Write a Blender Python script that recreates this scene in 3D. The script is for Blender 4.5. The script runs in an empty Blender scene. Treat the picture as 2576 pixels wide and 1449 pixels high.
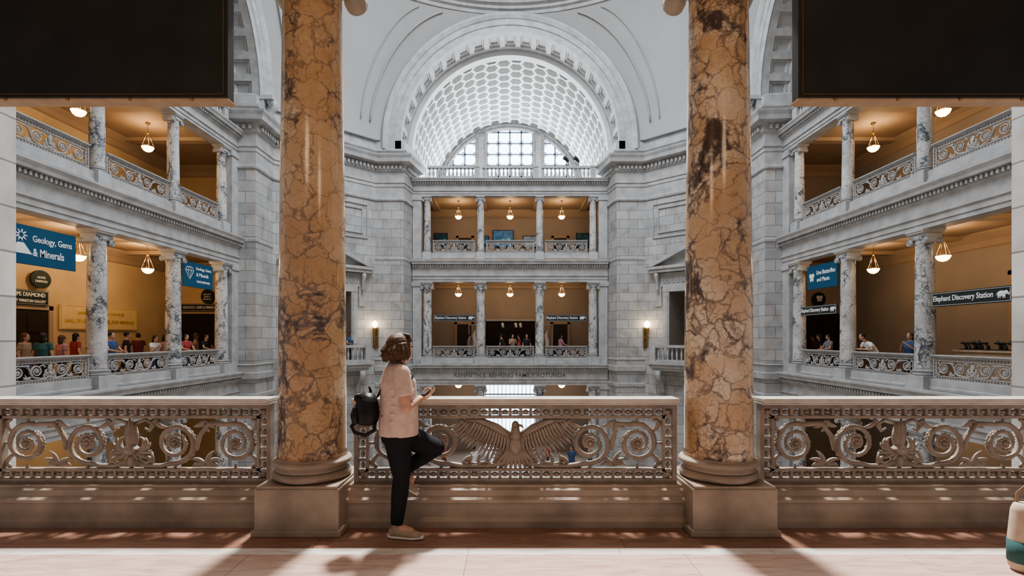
import bpy, math, random
from mathutils import Vector, Matrix
random.seed(7)
pi=math.pi
V=Vector
COL=bpy.context.scene.collection
# ------------------------------------------------------------------ camera
CX,HZ,F=-0.052,1.55,1270.0
cd=bpy.data.cameras.new("camera"); cam=bpy.data.objects.new("camera",cd); COL.objects.link(cam)
cam.location=(CX,0,HZ); cam.rotation_euler=(pi/2,0,0)
cd.sensor_width=36; cd.lens=F/2576*36; cd.shift_x=7/2576; cd.shift_y=123.5/2576; cd.clip_start=.05; cd.clip_end=200
bpy.context.scene.camera=cam
def W(px,py,d): return V((CX+(px-1281)*d/F, d, HZ-(py-848)*d/F))
# ------------------------------------------------------------------ materials
def newmat(name):
    m=bpy.data.materials.new(name); m.use_nodes=True
    nt=m.node_tree; b=nt.nodes["Principled BSDF"]; return m,nt,b
def N(nt,t,**k):
    n=nt.nodes.new(t)
    for a,v in k.items(): setattr(n,a,v)
    return n
def ramp(nt,stops):
    r=N(nt,"ShaderNodeValToRGB"); e=r.color_ramp.elements
    while len(e)<len(stops): e.new(.5)
    for i,(p,c) in enumerate(stops):
        e[i].position=p; e[i].color=(*c,1) if len(c)==3 else c
    return r
def mix(nt,fac,a,b,mode='MIX'):
    n=N(nt,"ShaderNodeMix",data_type='RGBA',blend_type=mode); L=nt.links
    for s,val in ((0,fac),(6,a),(7,b)):
        if isinstance(val,(int,float)): n.inputs[s].default_value=val
        elif isinstance(val,tuple): n.inputs[s].default_value=(*val[:3],1)
        else: L.new(val,n.inputs[s])
    return n.outputs[2]
def math_(nt,op,a,b):
    n=N(nt,"ShaderNodeMath",operation=op)
    for i,v in enumerate((a,b)):
        if isinstance(v,(int,float)): n.inputs[i].default_value=v
        else: nt.links.new(v,n.inputs[i])
    return n.outputs[0]
def M(name,c,rough=.6,metal=0,var=.12,scale=5,bump=.0,emis=0,ec=None,spec=.4):
    m,nt,b=newmat(name); L=nt.links
    tc=N(nt,"ShaderNodeTexCoord"); no=N(nt,"ShaderNodeTexNoise"); no.inputs["Scale"].default_value=scale; no.inputs["Detail"].default_value=5
    L.new(tc.outputs["Object"],no.inputs["Vector"])
    r=ramp(nt,[(.3,tuple(max(0,x*(1-var)) for x in c)),(.7,tuple(min(1,x*(1+var)) for x in c))])
    L.new(no.outputs["Fac"],r.inputs["Fac"]); L.new(r.outputs[0],b.inputs["Base Color"])
    b.inputs["Roughness"].default_value=rough; b.inputs["Metallic"].default_value=metal
    b.inputs["Specular IOR Level"].default_value=spec
    if bump:
        bp=N(nt,"ShaderNodeBump"); bp.inputs["Strength"].default_value=bump; bp.inputs["Distance"].default_value=.02
        L.new(no.outputs["Fac"],bp.inputs["Height"]); L.new(bp.outputs[0],b.inputs["Normal"])
    if emis:
        b.inputs["Emission Color"].default_value=(*(ec or c),1); b.inputs["Emission Strength"].default_value=emis
    return m
def ashlar(name,c1,c2,mort,bw=1.0,rh=.5,ms=.014,rough=.55):
    m,nt,b=newmat(name); L=nt.links
    tc=N(nt,"ShaderNodeTexCoord"); br=N(nt,"ShaderNodeTexBrick"); br.offset=.5
    for k,v in (("Scale",1),("Brick Width",bw),("Row Height",rh),("Mortar Size",ms),("Mortar Smooth",.3),("Bias",0)): br.inputs[k].default_value=v
    br.inputs["Color1"].default_value=(*c1,1); br.inputs["Color2"].default_value=(*c2,1); br.inputs["Mortar"].default_value=(*mort,1)
    L.new(tc.outputs["UV"],br.inputs["Vector"])
    no=N(nt,"ShaderNodeTexNoise"); no.inputs["Scale"].default_value=1.3; no.inputs["Detail"].default_value=8; no.inputs["Distortion"].default_value=.8
    L.new(tc.outputs["Object"],no.inputs["Vector"])
    r=ramp(nt,[(.25,(.66,.63,.60)),(.55,(1,1,1)),(.8,(.86,.80,.73))]); L.new(no.outputs["Fac"],r.inputs["Fac"])
    o=mix(nt,1.0,br.outputs["Color"],r.outputs[0],'MULTIPLY'); L.new(o,b.inputs["Base Color"])
    b.inputs["Roughness"].default_value=rough
    bp=N(nt,"ShaderNodeBump"); bp.inputs["Strength"].default_value=.3; bp.inputs["Distance"].default_value=.01; bp.invert=True
    L.new(br.outputs["Fac"],bp.inputs["Height"]); L.new(bp.outputs[0],b.inputs["Normal"])
    return m
def marble(name,c0,c1,c2,vein,sc=1.0,dark=.5,rough=.16):
    m,nt,b=newmat(name); L=nt.links
    tc=N(nt,"ShaderNodeTexCoord"); oi=N(nt,"ShaderNodeObjectInfo")
    mu=math_(nt,'MULTIPLY',oi.outputs["Random"],37)
    va=N(nt,"ShaderNodeVectorMath",operation='ADD'); L.new(tc.outputs["Object"],va.inputs[0]); L.new(mu,va.inputs[1])
    n1=N(nt,"ShaderNodeTexNoise"); n1.inputs["Scale"].default_value=3.0*sc; n1.inputs["Detail"].default_value=8; n1.inputs["Roughness"].default_value=.6
    L.new(va.outputs[0],n1.inputs["Vector"])
    sub=N(nt,"ShaderNodeVectorMath",operation='MULTIPLY_ADD'); L.new(n1.outputs["Color"],sub.inputs[0]); sub.inputs[1].default_value=(.38/sc,.38/sc,.38/sc); L.new(va.outputs[0],sub.inputs[2])
    n3=N(nt,"ShaderNodeTexNoise"); n3.inputs["Scale"].default_value=1.5*sc; n3.inputs["Detail"].default_value=10; n3.inputs["Roughness"].default_value=.66; n3.inputs["Distortion"].default_value=.9
    mp=N(nt,"ShaderNodeMapping"); mp.inputs["Location"].default_value=(5,2,9); mp.inputs["Scale"].default_value=(1,1,.7); L.new(va.outputs[0],mp.inputs[0]); L.new(mp.outputs[0],n3.inputs["Vector"])
    rm=ramp(nt,[(.36,(.0,.0,.0)),(.48,(.30,.30,.30)),(.60,(1,1,1))]); L.new(n3.outputs["Fac"],rm.inputs["Fac"])
    def vein_(scale,wd,base,lo):
        v=N(nt,"ShaderNodeTexVoronoi",feature='DISTANCE_TO_EDGE'); v.inputs["Scale"].default_value=scale*sc; L.new(sub.outputs[0],v.inputs["Vector"])
        w=math_(nt,'MULTIPLY_ADD',rm.outputs[0],wd); w.node.inputs[2].default_value=base
        q=math_(nt,'DIVIDE',v.outputs["Distance"],w); r=ramp(nt,[(0,(1,1,1)),(.45,(.75,.75,.75)),(1,(0,0,0))]); L.new(q,r.inputs["Fac"])
        return math_(nt,'MULTIPLY',r.outputs[0],math_(nt,'ADD',math_(nt,'MULTIPLY',rm.outputs[0],1-lo),lo))
    vc=N(nt,"ShaderNodeTexVoronoi",feature='F1'); vc.inputs["Scale"].default_value=5.6*sc; L.new(sub.outputs[0],vc.inputs["Vector"])
    sp=N(nt,"ShaderNodeSeparateColor"); L.new(vc.outputs["Color"],sp.inputs[0])
    n2=N(nt,"ShaderNodeTexNoise"); n2.inputs["Scale"].default_value=1.1*sc; n2.inputs["Detail"].default_value=8; L.new(sub.outputs[0],n2.inputs["Vector"])
    t=math_(nt,'ADD',math_(nt,'MULTIPLY',math_(nt,'MULTIPLY',sp.outputs[0],rm.outputs[0]),.22),math_(nt,'MULTIPLY',n2.outputs["Fac"],.95))
    rb=ramp(nt,[(.38,c1),(.52,c0),(.66,c2)]); L.new(t,rb.inputs["Fac"])
    o=mix(nt,vein_(5.6,.13,.012,.35),rb.outputs[0],vein); o=mix(nt,math_(nt,'MULTIPLY',vein_(15,.15,.012,.08),.8),o,tuple(x*1.3 for x in vein))
    rd=ramp(nt,[(.555,(0,0,0)),(.60,(dark,dark,dark)),(.66,(dark,dark,dark)),(.70,(.2,.2,.2))]); L.new(n3.outputs["Fac"],rd.inputs["Fac"])
    n4=N(nt,"ShaderNodeTexNoise"); n4.inputs["Scale"].default_value=7*sc; n4.inputs["Detail"].default_value=9; n4.inputs["Roughness"].default_value=.7; L.new(sub.outputs[0],n4.inputs["Vector"])
    r4=ramp(nt,[(.42,(.15,.15,.15)),(.52,(1,1,1))]); L.new(n4.outputs["Fac"],r4.inputs["Fac"])
    o=mix(nt,math_(nt,'MULTIPLY',rd.outputs[0],r4.outputs[0]),o,tuple(x*.75 for x in vein))
    L.new(o,b.inputs["Base Color"]); b.inputs["Roughness"].default_value=rough
    return m
STONE=ashlar("stone_ashlar",(.405,.405,.405),(.53,.525,.515),(.23,.23,.232))
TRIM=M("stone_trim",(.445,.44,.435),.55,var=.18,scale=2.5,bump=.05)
PLAST=M("plaster_pale_grey",(.42,.412,.40),.8,var=.05,scale=.6)
WHITE=M("coffer_white",(.70,.70,.69),.7,var=.06,scale=2)
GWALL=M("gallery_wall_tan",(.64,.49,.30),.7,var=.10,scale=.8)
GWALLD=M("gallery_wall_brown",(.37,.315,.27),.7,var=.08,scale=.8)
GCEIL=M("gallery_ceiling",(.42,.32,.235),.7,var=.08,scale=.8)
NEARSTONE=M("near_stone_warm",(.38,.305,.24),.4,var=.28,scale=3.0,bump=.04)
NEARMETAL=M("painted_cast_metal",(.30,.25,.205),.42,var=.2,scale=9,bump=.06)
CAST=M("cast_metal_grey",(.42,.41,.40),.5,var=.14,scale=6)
MARB_N=marble("marble_gold_warm_lit",(.60,.43,.275),(.50,.32,.17),(.74,.63,.49),(.10,.075,.068),1.0,.95)  # cream-gold marble with the gallery's warm lamplight mixed into its colour
MARB=marble("marble_white_grey",(.60,.59,.57),(.48,.47,.46),(.70,.68,.64),(.10,.115,.14),1.3,.85,.25)
DARK=M("dark_panel",(.032,.032,.029),.55,var=.2,scale=3)
GOLD=M("brass_trim",(.30,.20,.085),.35,.7,var=.1)
WOOD=M("wood_tan",(.46,.33,.22),.45,var=.15,scale=8)
DOORB=M("door_dark_wood",(.05,.032,.022),.5,var=.2)
VOID=M("painted_dark_opening",(.03,.022,.016),.9,var=.2)  # near-black colour paints the unlit depth of open doorways and the niche
BLUE=M("banner_blue",(.013,.085,.165),.6,var=.05)
LETTER=M("letter_white",(.85,.85,.84),.6,var=.02)
SIGNG=M("sign_charcoal",(.026,.032,.032),.5,var=.1)
SIGNGR=M("sign_dark_green",(.012,.03,.024),.5,var=.1)
PLAQ=M("plaque_cream",(.80,.62,.33),.5,var=.05)
GLOW=M("lamp_glass",(1,.75,.42),.4,emis=10,ec=(1,.70,.36))
GLOBE=M("globe_glass",(1,.85,.6),.4,emis=10,ec=(1,.8,.5))
SKYG=M("window_daylight",(.9,.95,1),.4,emis=5.5,ec=(.68,.84,1))
MULL=M("window_mullion",(.20,.24,.29),.5,var=.1)
RUNG=M("ground_floor_tan",(.42,.36,.30),.55,var=.2,scale=.7)
LETC=M("carved_letter_grey",(.17,.17,.17),.7,var=.05)
def floormat(name,c1,c2,bw,rh):
    m,nt,b=newmat(name); L=nt.links; tc=N(nt,"ShaderNodeTexCoord")
    br=N(nt,"ShaderNodeTexBrick")
    for k,v in (("Scale",1),("Brick Width",bw),("Row Height",rh),("Mortar Size",.003)): br.inputs[k].default_value=v
    br.inputs["Color1"].default_value=(*c1,1); br.inputs["Color2"].default_value=(*c2,1); br.inputs["Mortar"].default_value=(*(x*.55 for x in c1),1)
    mp0=N(nt,"ShaderNodeMapping"); mp0.inputs["Location"].default_value=(.35,.09,0)
    L.new(tc.outputs["UV"],mp0.inputs[0]); L.new(mp0.outputs[0],br.inputs["Vector"])
    mp=N(nt,"ShaderNodeMapping"); mp.inputs["Rotation"].default_value=(0,0,.9); mp.inputs["Scale"].default_value=(1.2,7,1); L.new(tc.outputs["UV"],mp.inputs[0])
    no=N(nt,"ShaderNodeTexNoise"); no.inputs["Scale"].default_value=2.2; no.inputs["Detail"].default_value=8; no.inputs["Distortion"].default_value=1; L.new(mp.outputs[0],no.inputs["Vector"])
    r=ramp(nt,[(.3,(.74,.68,.66)),(.6,(1,1,1))]); L.new(no.outputs["Fac"],r.inputs["Fac"])
    L.new(mix(nt,1.0,br.outputs["Color"],r.outputs[0],'MULTIPLY'),b.inputs["Base Color"]); b.inputs["Roughness"].default_value=.2
    return m
FPINK=floormat("floor_pink_marble",(.62,.44,.37),(.68,.50,.42),1.55,.62)
FRED=floormat("floor_red_marble",(.31,.18,.13),(.35,.20,.145),2.3,.9)
FWHT=floormat("floor_white_marble",(.80,.76,.70),(.84,.80,.75),1.1,3)
# ------------------------------------------------------------------ mesh builder
class MB:
    def __init__(s): s.v=[];s.f=[];s.mi=[];s.sm=[]
    def add(s,vs,fs,m=0,sm=False):
        o=len(s.v); s.v+= [tuple(p) for p in vs]
        for f in fs: s.f.append([i+o for i in f]); s.mi.append(m); s.sm.append(sm)
    def box(s,c,d,rz=0,m=0):
        x,y,z=(k/2 for k in d); co,si=math.cos(rz),math.sin(rz); vs=[]
        for a in (-x,x):
            for b in (-y,y):
                for e in (-z,z): vs.append((c[0]+a*co-b*si,c[1]+a*si+b*co,c[2]+e))
        s.add(vs,[(0,1,3,2),(4,6,7,5),(0,4,5,1),(2,3,7,6),(0,2,6,4),(1,5,7,3)],m)
    def bb(s,x0,x1,y0,y1,z0,z1,m=0): s.box(((x0+x1)/2,(y0+y1)/2,(z0+z1)/2),(abs(x1-x0),abs(y1-y0),abs(z1-z0)),0,m)
    def quad(s,a,b,c,d,m=0): s.add([a,b,c,d],[(0,1,2,3)],m)
    def lathe(s,prof,seg=32,c=(0,0,0),m=0,sm=True,cap=True):
        vs=[];fs=[];n=len(prof)
        for r,z in prof:
            for k in range(seg):
                a=2*pi*k/seg; vs.append((c[0]+r*math.cos(a),c[1]+r*math.sin(a),c[2]+z))
        for i in range(n-1):
            for k in range(seg):
                k2=(k+1)%seg; fs.append((i*seg+k,i*seg+k2,(i+1)*seg+k2,(i+1)*seg+k))
        if cap: fs.append(tuple(range(seg-1,-1,-1))); fs.append(tuple((n-1)*seg+k for k in range(seg)))
        s.add(vs,fs,m,sm)
    def tube(s,pts,rad,seg=8,m=0,up=(0,1,0),sm=True,closed=False):
        pts=[V(p) for p in pts]; up=V(up); n=len(pts)
        if not isinstance(rad,(list,tuple)): rad=[rad]*n
        vs=[];fs=[]
        for i,p in enumerate(pts):
            if closed: t=pts[(i+1)%n]-pts[i-1]
            else: t=pts[min(i+1,n-1)]-pts[max(i-1,0)]
            t.normalize(); sd=t.cross(up)
            if sd.length<1e-3: sd=t.cross(V((1,.02,.01)))
            sd.normalize(); u=sd.cross(t); r=rad[i]; a,b=r if isinstance(r,(list,tuple)) else (r,r)
            for k in range(seg):
                an=2*pi*k/seg; vs.append(p+sd*(a*math.cos(an))+u*(b*math.sin(an)))
        for i in range(n if closed else n-1):
            j=(i+1)%n
            for k in range(seg):
                k2=(k+1)%seg; fs.append((i*seg+k,j*seg+k,j*seg+k2,i*seg+k2))
        if not closed: fs.append(tuple(range(seg))); fs.append(tuple((n-1)*seg+k for k in range(seg-1,-1,-1)))
        s.add(vs,fs,m,sm)
    def ell(s,c,r,seg=12,rings=8,R=None,m=0):
        vs=[];fs=[]; c=V(c)
        if not isinstance(r,(list,tuple)): r=(r,r,r)
        for i in range(rings+1):
            th=pi*i/rings
            for k in range(seg):
                a=2*pi*k/seg; p=V((r[0]*math.sin(th)*math.cos(a),r[1]*math.sin(th)*math.sin(a),r[2]*math.cos(th)))
                if R: p=R@p
                vs.append(c+p)
        for i in range(rings):
            for k in range(seg):
                k2=(k+1)%seg; fs.append((i*seg+k,(i+1)*seg+k,(i+1)*seg+k2,i*seg+k2))
        s.add(vs,fs,m,True)
    def sweep(s,path,prof,side=1,m=0,caps=True):
        n=len(path); k=len(prof); vs=[];fs=[]; P=[V((p[0],p[1])) for p in path]
        for i in range(n):
            ns=[]
            if i>0: d=(P[i]-P[i-1]).normalized(); ns.append(V((d.y,-d.x)))
            if i<n-1: d=(P[i+1]-P[i]).normalized(); ns.append(V((d.y,-d.x)))
            nn=ns[0] if len(ns)==1 else (ns[0]+ns[1]).normalized()/max(.35,((ns[0]+ns[1]).normalized().dot(ns[0])))
            nn=nn*side
            for o,z in prof: vs.append((P[i].x+nn.x*o,P[i].y+nn.y*o,z))
        for i in range(n-1):
            for j in range(k-1): fs.append((i*k+j,(i+1)*k+j,(i+1)*k+j+1,i*k+j+1))
        if caps and k>2: fs.append(tuple(range(k))); fs.append(tuple((n-1)*k+j for j in range(k)))
        s.add(vs,fs,m)
    def dentils(s,p0,p1,side,off,z0,z1,wd=.09,sp=.17,dp=.08,m=0):
        a=V(p0);b=V(p1);d=(b-a);Ln=d.length;d.normalize();nn=V((d.y,-d.x))*side;c=int(Ln/sp); rz=math.atan2(d.y,d.x)
        for i in range(c):
            q=a+d*((i+.5)*Ln/c)+nn*(off+dp/2); s.box((q.x,q.y,(z0+z1)/2),(wd,dp,z1-z0),rz,m)
    def obj(s,name,mats,parent=None,loc=(0,0,0),rz=0,bevel=0,uv=True,kind=None):
        me=bpy.data.meshes.new(name); me.from_pydata(s.v,[],s.f); 
        if not isinstance(mats,(list,tuple)): mats=[mats]
        for m in mats: me.materials.append(m)
        me.polygons.foreach_set("material_index",s.mi); me.polygons.foreach_set("use_smooth",s.sm); me.update()
        if uv:
            ul=me.uv_layers.new(name="UVMap").data; vv=me.vertices
            for p in me.polygons:
                n=p.normal
                for li in p.loop_indices:
                    co=vv[me.loops[li].vertex_index].co
                    if abs(n.z)>.8: ul[li].uv=(co.x,co.y)
                    else:
                        l=math.hypot(n.x,n.y) or 1; ul[li].uv=((-n.y*co.x+n.x*co.y)/l,co.z)
        o=bpy.data.objects.new(name,me); COL.objects.link(o); o.location=loc; o.rotation_euler=(0,0,rz)
        if parent: o.parent=parent
        if bevel:
            b=o.modifiers.new("bevel",'BEVEL'); b.width=bevel; b.segments=2; b.limit_method='ANGLE'
        if kind: o["kind"]=kind
        return o
def empty(name,loc=(0,0,0),rz=0,parent=None):
    o=bpy.data.objects.new(name,None); COL.objects.link(o); o.location=loc; o.rotation_euler=(0,0,rz); o.empty_display_size=.1
    if parent: o.parent=parent
    return o
def tag(o,label,cat,group=None):
    o["label"]=label; o["category"]=cat
    if group: o["group"]=group
    return o
def dup(root,loc=None,rz=None,parent=None):
    n=root.copy(); COL.objects.link(n)
    if parent is not None: n.parent=parent
    if loc is not None: n.location=loc
    if rz is not None: n.rotation_euler=(0,0,rz)
    for c in root.children: dup(c,parent=n)
    return n
def voxel(mb,name,mats,vs=.01,smooth=4,parent=None):
    me=bpy.data.meshes.new("t"); me.from_pydata(mb.v,[],mb.f); me.update()
    o=bpy.data.objects.new("t",me); COL.objects.link(o)
    r=o.modifiers.new("r",'REMESH'); r.mode='VOXEL'; r.voxel_size=vs
    if smooth:
        sm=o.modifiers.new("s",'SMOOTH'); sm.iterations=smooth; sm.factor=.5
    dg=bpy.context.evaluated_depsgraph_get(); dg.update()
    m2=bpy.data.meshes.new_from_object(o.evaluated_get(dg)); bpy.data.objects.remove(o)
    m2.name=name; m2.materials.clear()
    for m in (mats if isinstance(mats,(list,tuple)) else [mats]): m2.materials.append(m)
    for p in m2.polygons: p.use_smooth=True; p.material_index=0
    n=bpy.data.objects.new(name,m2); COL.objects.link(n)
    if parent: n.parent=parent
    return n
def text(s,w,h,mat,parent,x,z,y=-.03,name="lettering",ex=.006):
    cu=bpy.data.curves.new("t",'FONT'); cu.body=s; cu.size=1; cu.extrude=.02; cu.resolution_u=3; cu.offset=.012
    o=bpy.data.objects.new("t",cu); COL.objects.link(o); dg=bpy.context.evaluated_depsgraph_get(); dg.update()
    me=bpy.data.meshes.new_from_object(o.evaluated_get(dg)); bpy.data.objects.remove(o)
    xs=[v.co.x for v in me.vertices]; ys=[v.co.y for v in me.vertices]; x0,x1,y0,y1=min(xs),max(xs),min(ys),max(ys)
    for v in me.vertices:
        a=(v.co.x-(x0+x1)/2)/(x1-x0)*w; b=(v.co.y-(y0+y1)/2)/(y1-y0)*h; c=v.co.z*ex/.02
        v.co=(x+a,y-c,z+b)
    me.materials.clear(); me.materials.append(mat)
    n=bpy.data.objects.new(name,me); COL.objects.link(n); n.parent=parent
    return n
# ------------------------------------------------------------------ geometry constants
YC=16.7; YF=29.2; YN=4.25; XS=12.3; C1,C2=1.705,4.785
# ---- columns
def capital(z0,z1,r):
    m=MB(); h=z1-z0; vr=r*.41; cz=z0+h*.06; cx0=r*1.25
    m.lathe([(r,z0),(r*1.06,z0+.02),(r*1.06,z0+.04),(r*1.0,z0+.05),(r*1.15,z0+h*.25),(r*1.25,z0+h*.42),(r*1.1,z0+h*.6)],28)
    for sx in (-1,1):
        cx=sx*cx0
        m.tube([(cx,-r*1.12,cz),(cx,-r*.9,cz),(cx,-r*.3,cz),(cx,r*.3,cz),(cx,r*.9,cz),(cx,r*1.12,cz)],[vr,vr,vr*.7,vr*.7,vr,vr],20,up=(0,0,1))
        m.bb(cx-vr*.55,cx+vr*.55,-r*1.0,r*1.0,cz,z0+h*.6)
        for sy in (-1,1):
            pts=[];rr=[]
            for i in range(34):
                a=pi/2-sx*i*2*pi/13; q=vr*(1.0-.026*i); pts.append((cx+q*math.cos(a),sy*r*1.14,cz+q*math.sin(a))); rr.append(vr*.13*(1-.018*i))
            m.tube(pts,rr,6,up=(0,1,0)); m.ell((cx,sy*r*1.14,cz),(vr*.2,vr*.15,vr*.2),8,6)
    m.bb(-r*1.28,r*1.28,-r*1.12,r*1.12,z0+h*.42,z0+h*.7)
    for sy in (-1,1):
        m.tube([(-r*1.28,sy*r*1.12,z0+h*.5),(0,sy*r*1.12,z0+h*.4),(r*1.28,sy*r*1.12,z0+h*.5)],[.02,.02,.02],6)
        for i in range(5): m.ell(((i-2)*r*.36,sy*r*1.08,z0+h*.3),(.032,.03,.045),8,6)
    m.bb(-r*1.4,r*1.4,-r*1.4,r*1.4,z0+h*.7,z0+h*.85); m.bb(-r*1.5,r*1.5,-r*1.5,r*1.5,z0+h*.85,z1)
    return m
def column(name,zp,zb0,zb1,zc0,zc1,r0,r1,ms,mt,ped=.33,seg=40):
    root=empty(name)
    m=MB(); R=r0*1.17
    m.bb(-R*1.0,R*1.0,-R*1.0,R*1.0,zb0,zb0+.02)
    h=zb1-zb0-.02; z=zb0+.02
    prof=[(R*.9,z)]
    for i in range(9): a=-pi/2+pi*i/8; prof.append((R-.045+ .042*math.cos(a),z+h*.2+h*.2*math.sin(a)))
    prof+=[(R*.93,z+h*.44),(R*.90,z+h*.52),(R*.9,z+h*.6)]
    for i in range(9): a=-pi/2+pi*i/8; prof.append((R*.90+.03*math.cos(a),z+h*.76+h*.14*math.sin(a)))
    prof+=[(r0*1.04,z+h*.93),(r0*1.02,z+h)]
    m.lathe(prof,seg); m.obj("column_base",mt,root)
    m=MB(); pr=[(r0*1.03,zb1-.005),(r0,zb1+.05)]
    for i in range(1,13): t=i/12; pr.append((r0+(r1-r0)*(t**1.5),zb1+.05+(zc0-zb1-.1)*t))
    pr+=[(r1*1.05,zc0-.03),(r1*1.05,zc0)]
    m.lathe(pr,seg); m.obj("shaft",ms,root)
    capital(zc0-.01,zc1,r1).obj("capital",mt,root)
    if zp is not None:
        m=MB(); m.bb(-ped,ped,-ped,ped,zp,zb0); m.bb(-ped-.02,ped+.02,-ped-.02,ped+.02,zp,zp+.05); m.obj("pedestal",mt,root,bevel=.008)
    return root
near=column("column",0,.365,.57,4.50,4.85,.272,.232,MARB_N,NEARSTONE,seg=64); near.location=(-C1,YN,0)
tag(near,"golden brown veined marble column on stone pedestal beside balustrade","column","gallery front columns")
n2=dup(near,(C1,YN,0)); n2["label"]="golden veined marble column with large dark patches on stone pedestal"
c2=column("column",0,.40,.60,4.36,4.72,.26,.225,MARB,TRIM); c3=column("column",6.0,6.42,6.56,9.40,9.66,.205,.175,MARB,TRIM,ped=.25)
c1=column("column",-6,-5.6,-5.4,-1.56,-1.2,.26,.225,MARB,TRIM)
first={}
def place(proto,x,y,rz,lab,grp):
    if proto not in first: first[proto]=1; proto.location=(x,y,0); proto.rotation_euler=(0,0,rz); o=proto
    else: o=dup(proto,(x,y,0),rz)
    tag(o,lab,"column",grp)
for p,fl in ((c2,"second floor"),(c3,"top floor"),(c1,"ground floor")):
    for x in (-C2,-C1,C1,C2): place(p,x,YF,0,"pale grey-veined marble Ionic column on the %s gallery"%fl,"%s gallery columns"%fl)
    for sx in (-1,1):
        for dy in (-C1,C1,C2):
            place(p,sx*XS,YC+dy,pi/2,"grey-veined white marble Ionic column on %s side gallery"%fl,"%s gallery columns"%fl)
# ---- balustrade panels
def leaf(m,x,z,ang,L,w,curl=.8,y=0,yd=.014):
    pts=[];rr=[];a=ang;px,pz=x,z
    for i in range(6):
        t=i/5; pts.append((px,y+(.006*math.sin(t*3)),pz)); rr.append((max(.002,w*math.sin(pi*min(1,.15+.85*t))**.7*(1-.2*t)),max(.003,yd*(1-.5*t)*(.6+.6*math.sin(pi*t)))))
        a+=curl/5; px+=math.cos(a)*L/5; pz+=math.sin(a)*L/5
    m.tube(pts,rr,6)
def spiral(m,cx,cz,R,a0,dr,turns,mir,w0=.021,start=None):
    n=int(26*turns); pts=[];rr=[]
    for p in (start or []): pts.append(p); rr.append((w0,w0))
    def lf(px,pz,A,L,w,cu,y=0):
        if mir: leaf(m,-px,pz,pi-A,L,w,-cu,y)
        else: leaf(m,px,pz,A,L,w,cu,y)
    for i in range(n+1):
        t=i/n; a=a0+dr*2*pi*turns*t; q=(R-.02)*(1-.74*t**.9); pts.append((cx+q*math.cos(a),cz+q*math.sin(a))); rr.append((w0*(1-.5*t),w0*(1-.35*t)))
        tan=a+dr*pi/2; px,pz=pts[-1]
        if t<.62:
            L=(.088 if i%2==0 else .066)*(1-.45*t)*R/.19; lf(px,pz,tan-dr*.55,L,.017*(1-.3*t),-dr*-1.5,-.006)
        if t<.5: lf(px,pz,tan-dr*1.1,.045*R/.19,.013,-dr*-1.6,.012)
        if .05<t<.85 and i%3!=0:
            L=.060*(1-.4*t)*R/.19; lf(px,pz,tan+dr*.6,L,.014,-dr*1.5,-.004)
        if i%3==0 and .05<t<.5: lf(px,pz,tan+dr*1.1,.035*R/.19,.011,-dr*1.6,.01)
    P=[(-x if mir else x,0,z) for x,z in pts]; m.tube(P,rr,8)
    X=-cx if mir else cx
    for k in range(8):
        a=k*pi/4; m.ell((X+.034*math.cos(a),-.004,cz+.034*math.sin(a)),(.018,.018,.018),8,6)
    m.ell((X,-.008,cz),(.022,.032,.022),10,8)
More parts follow.
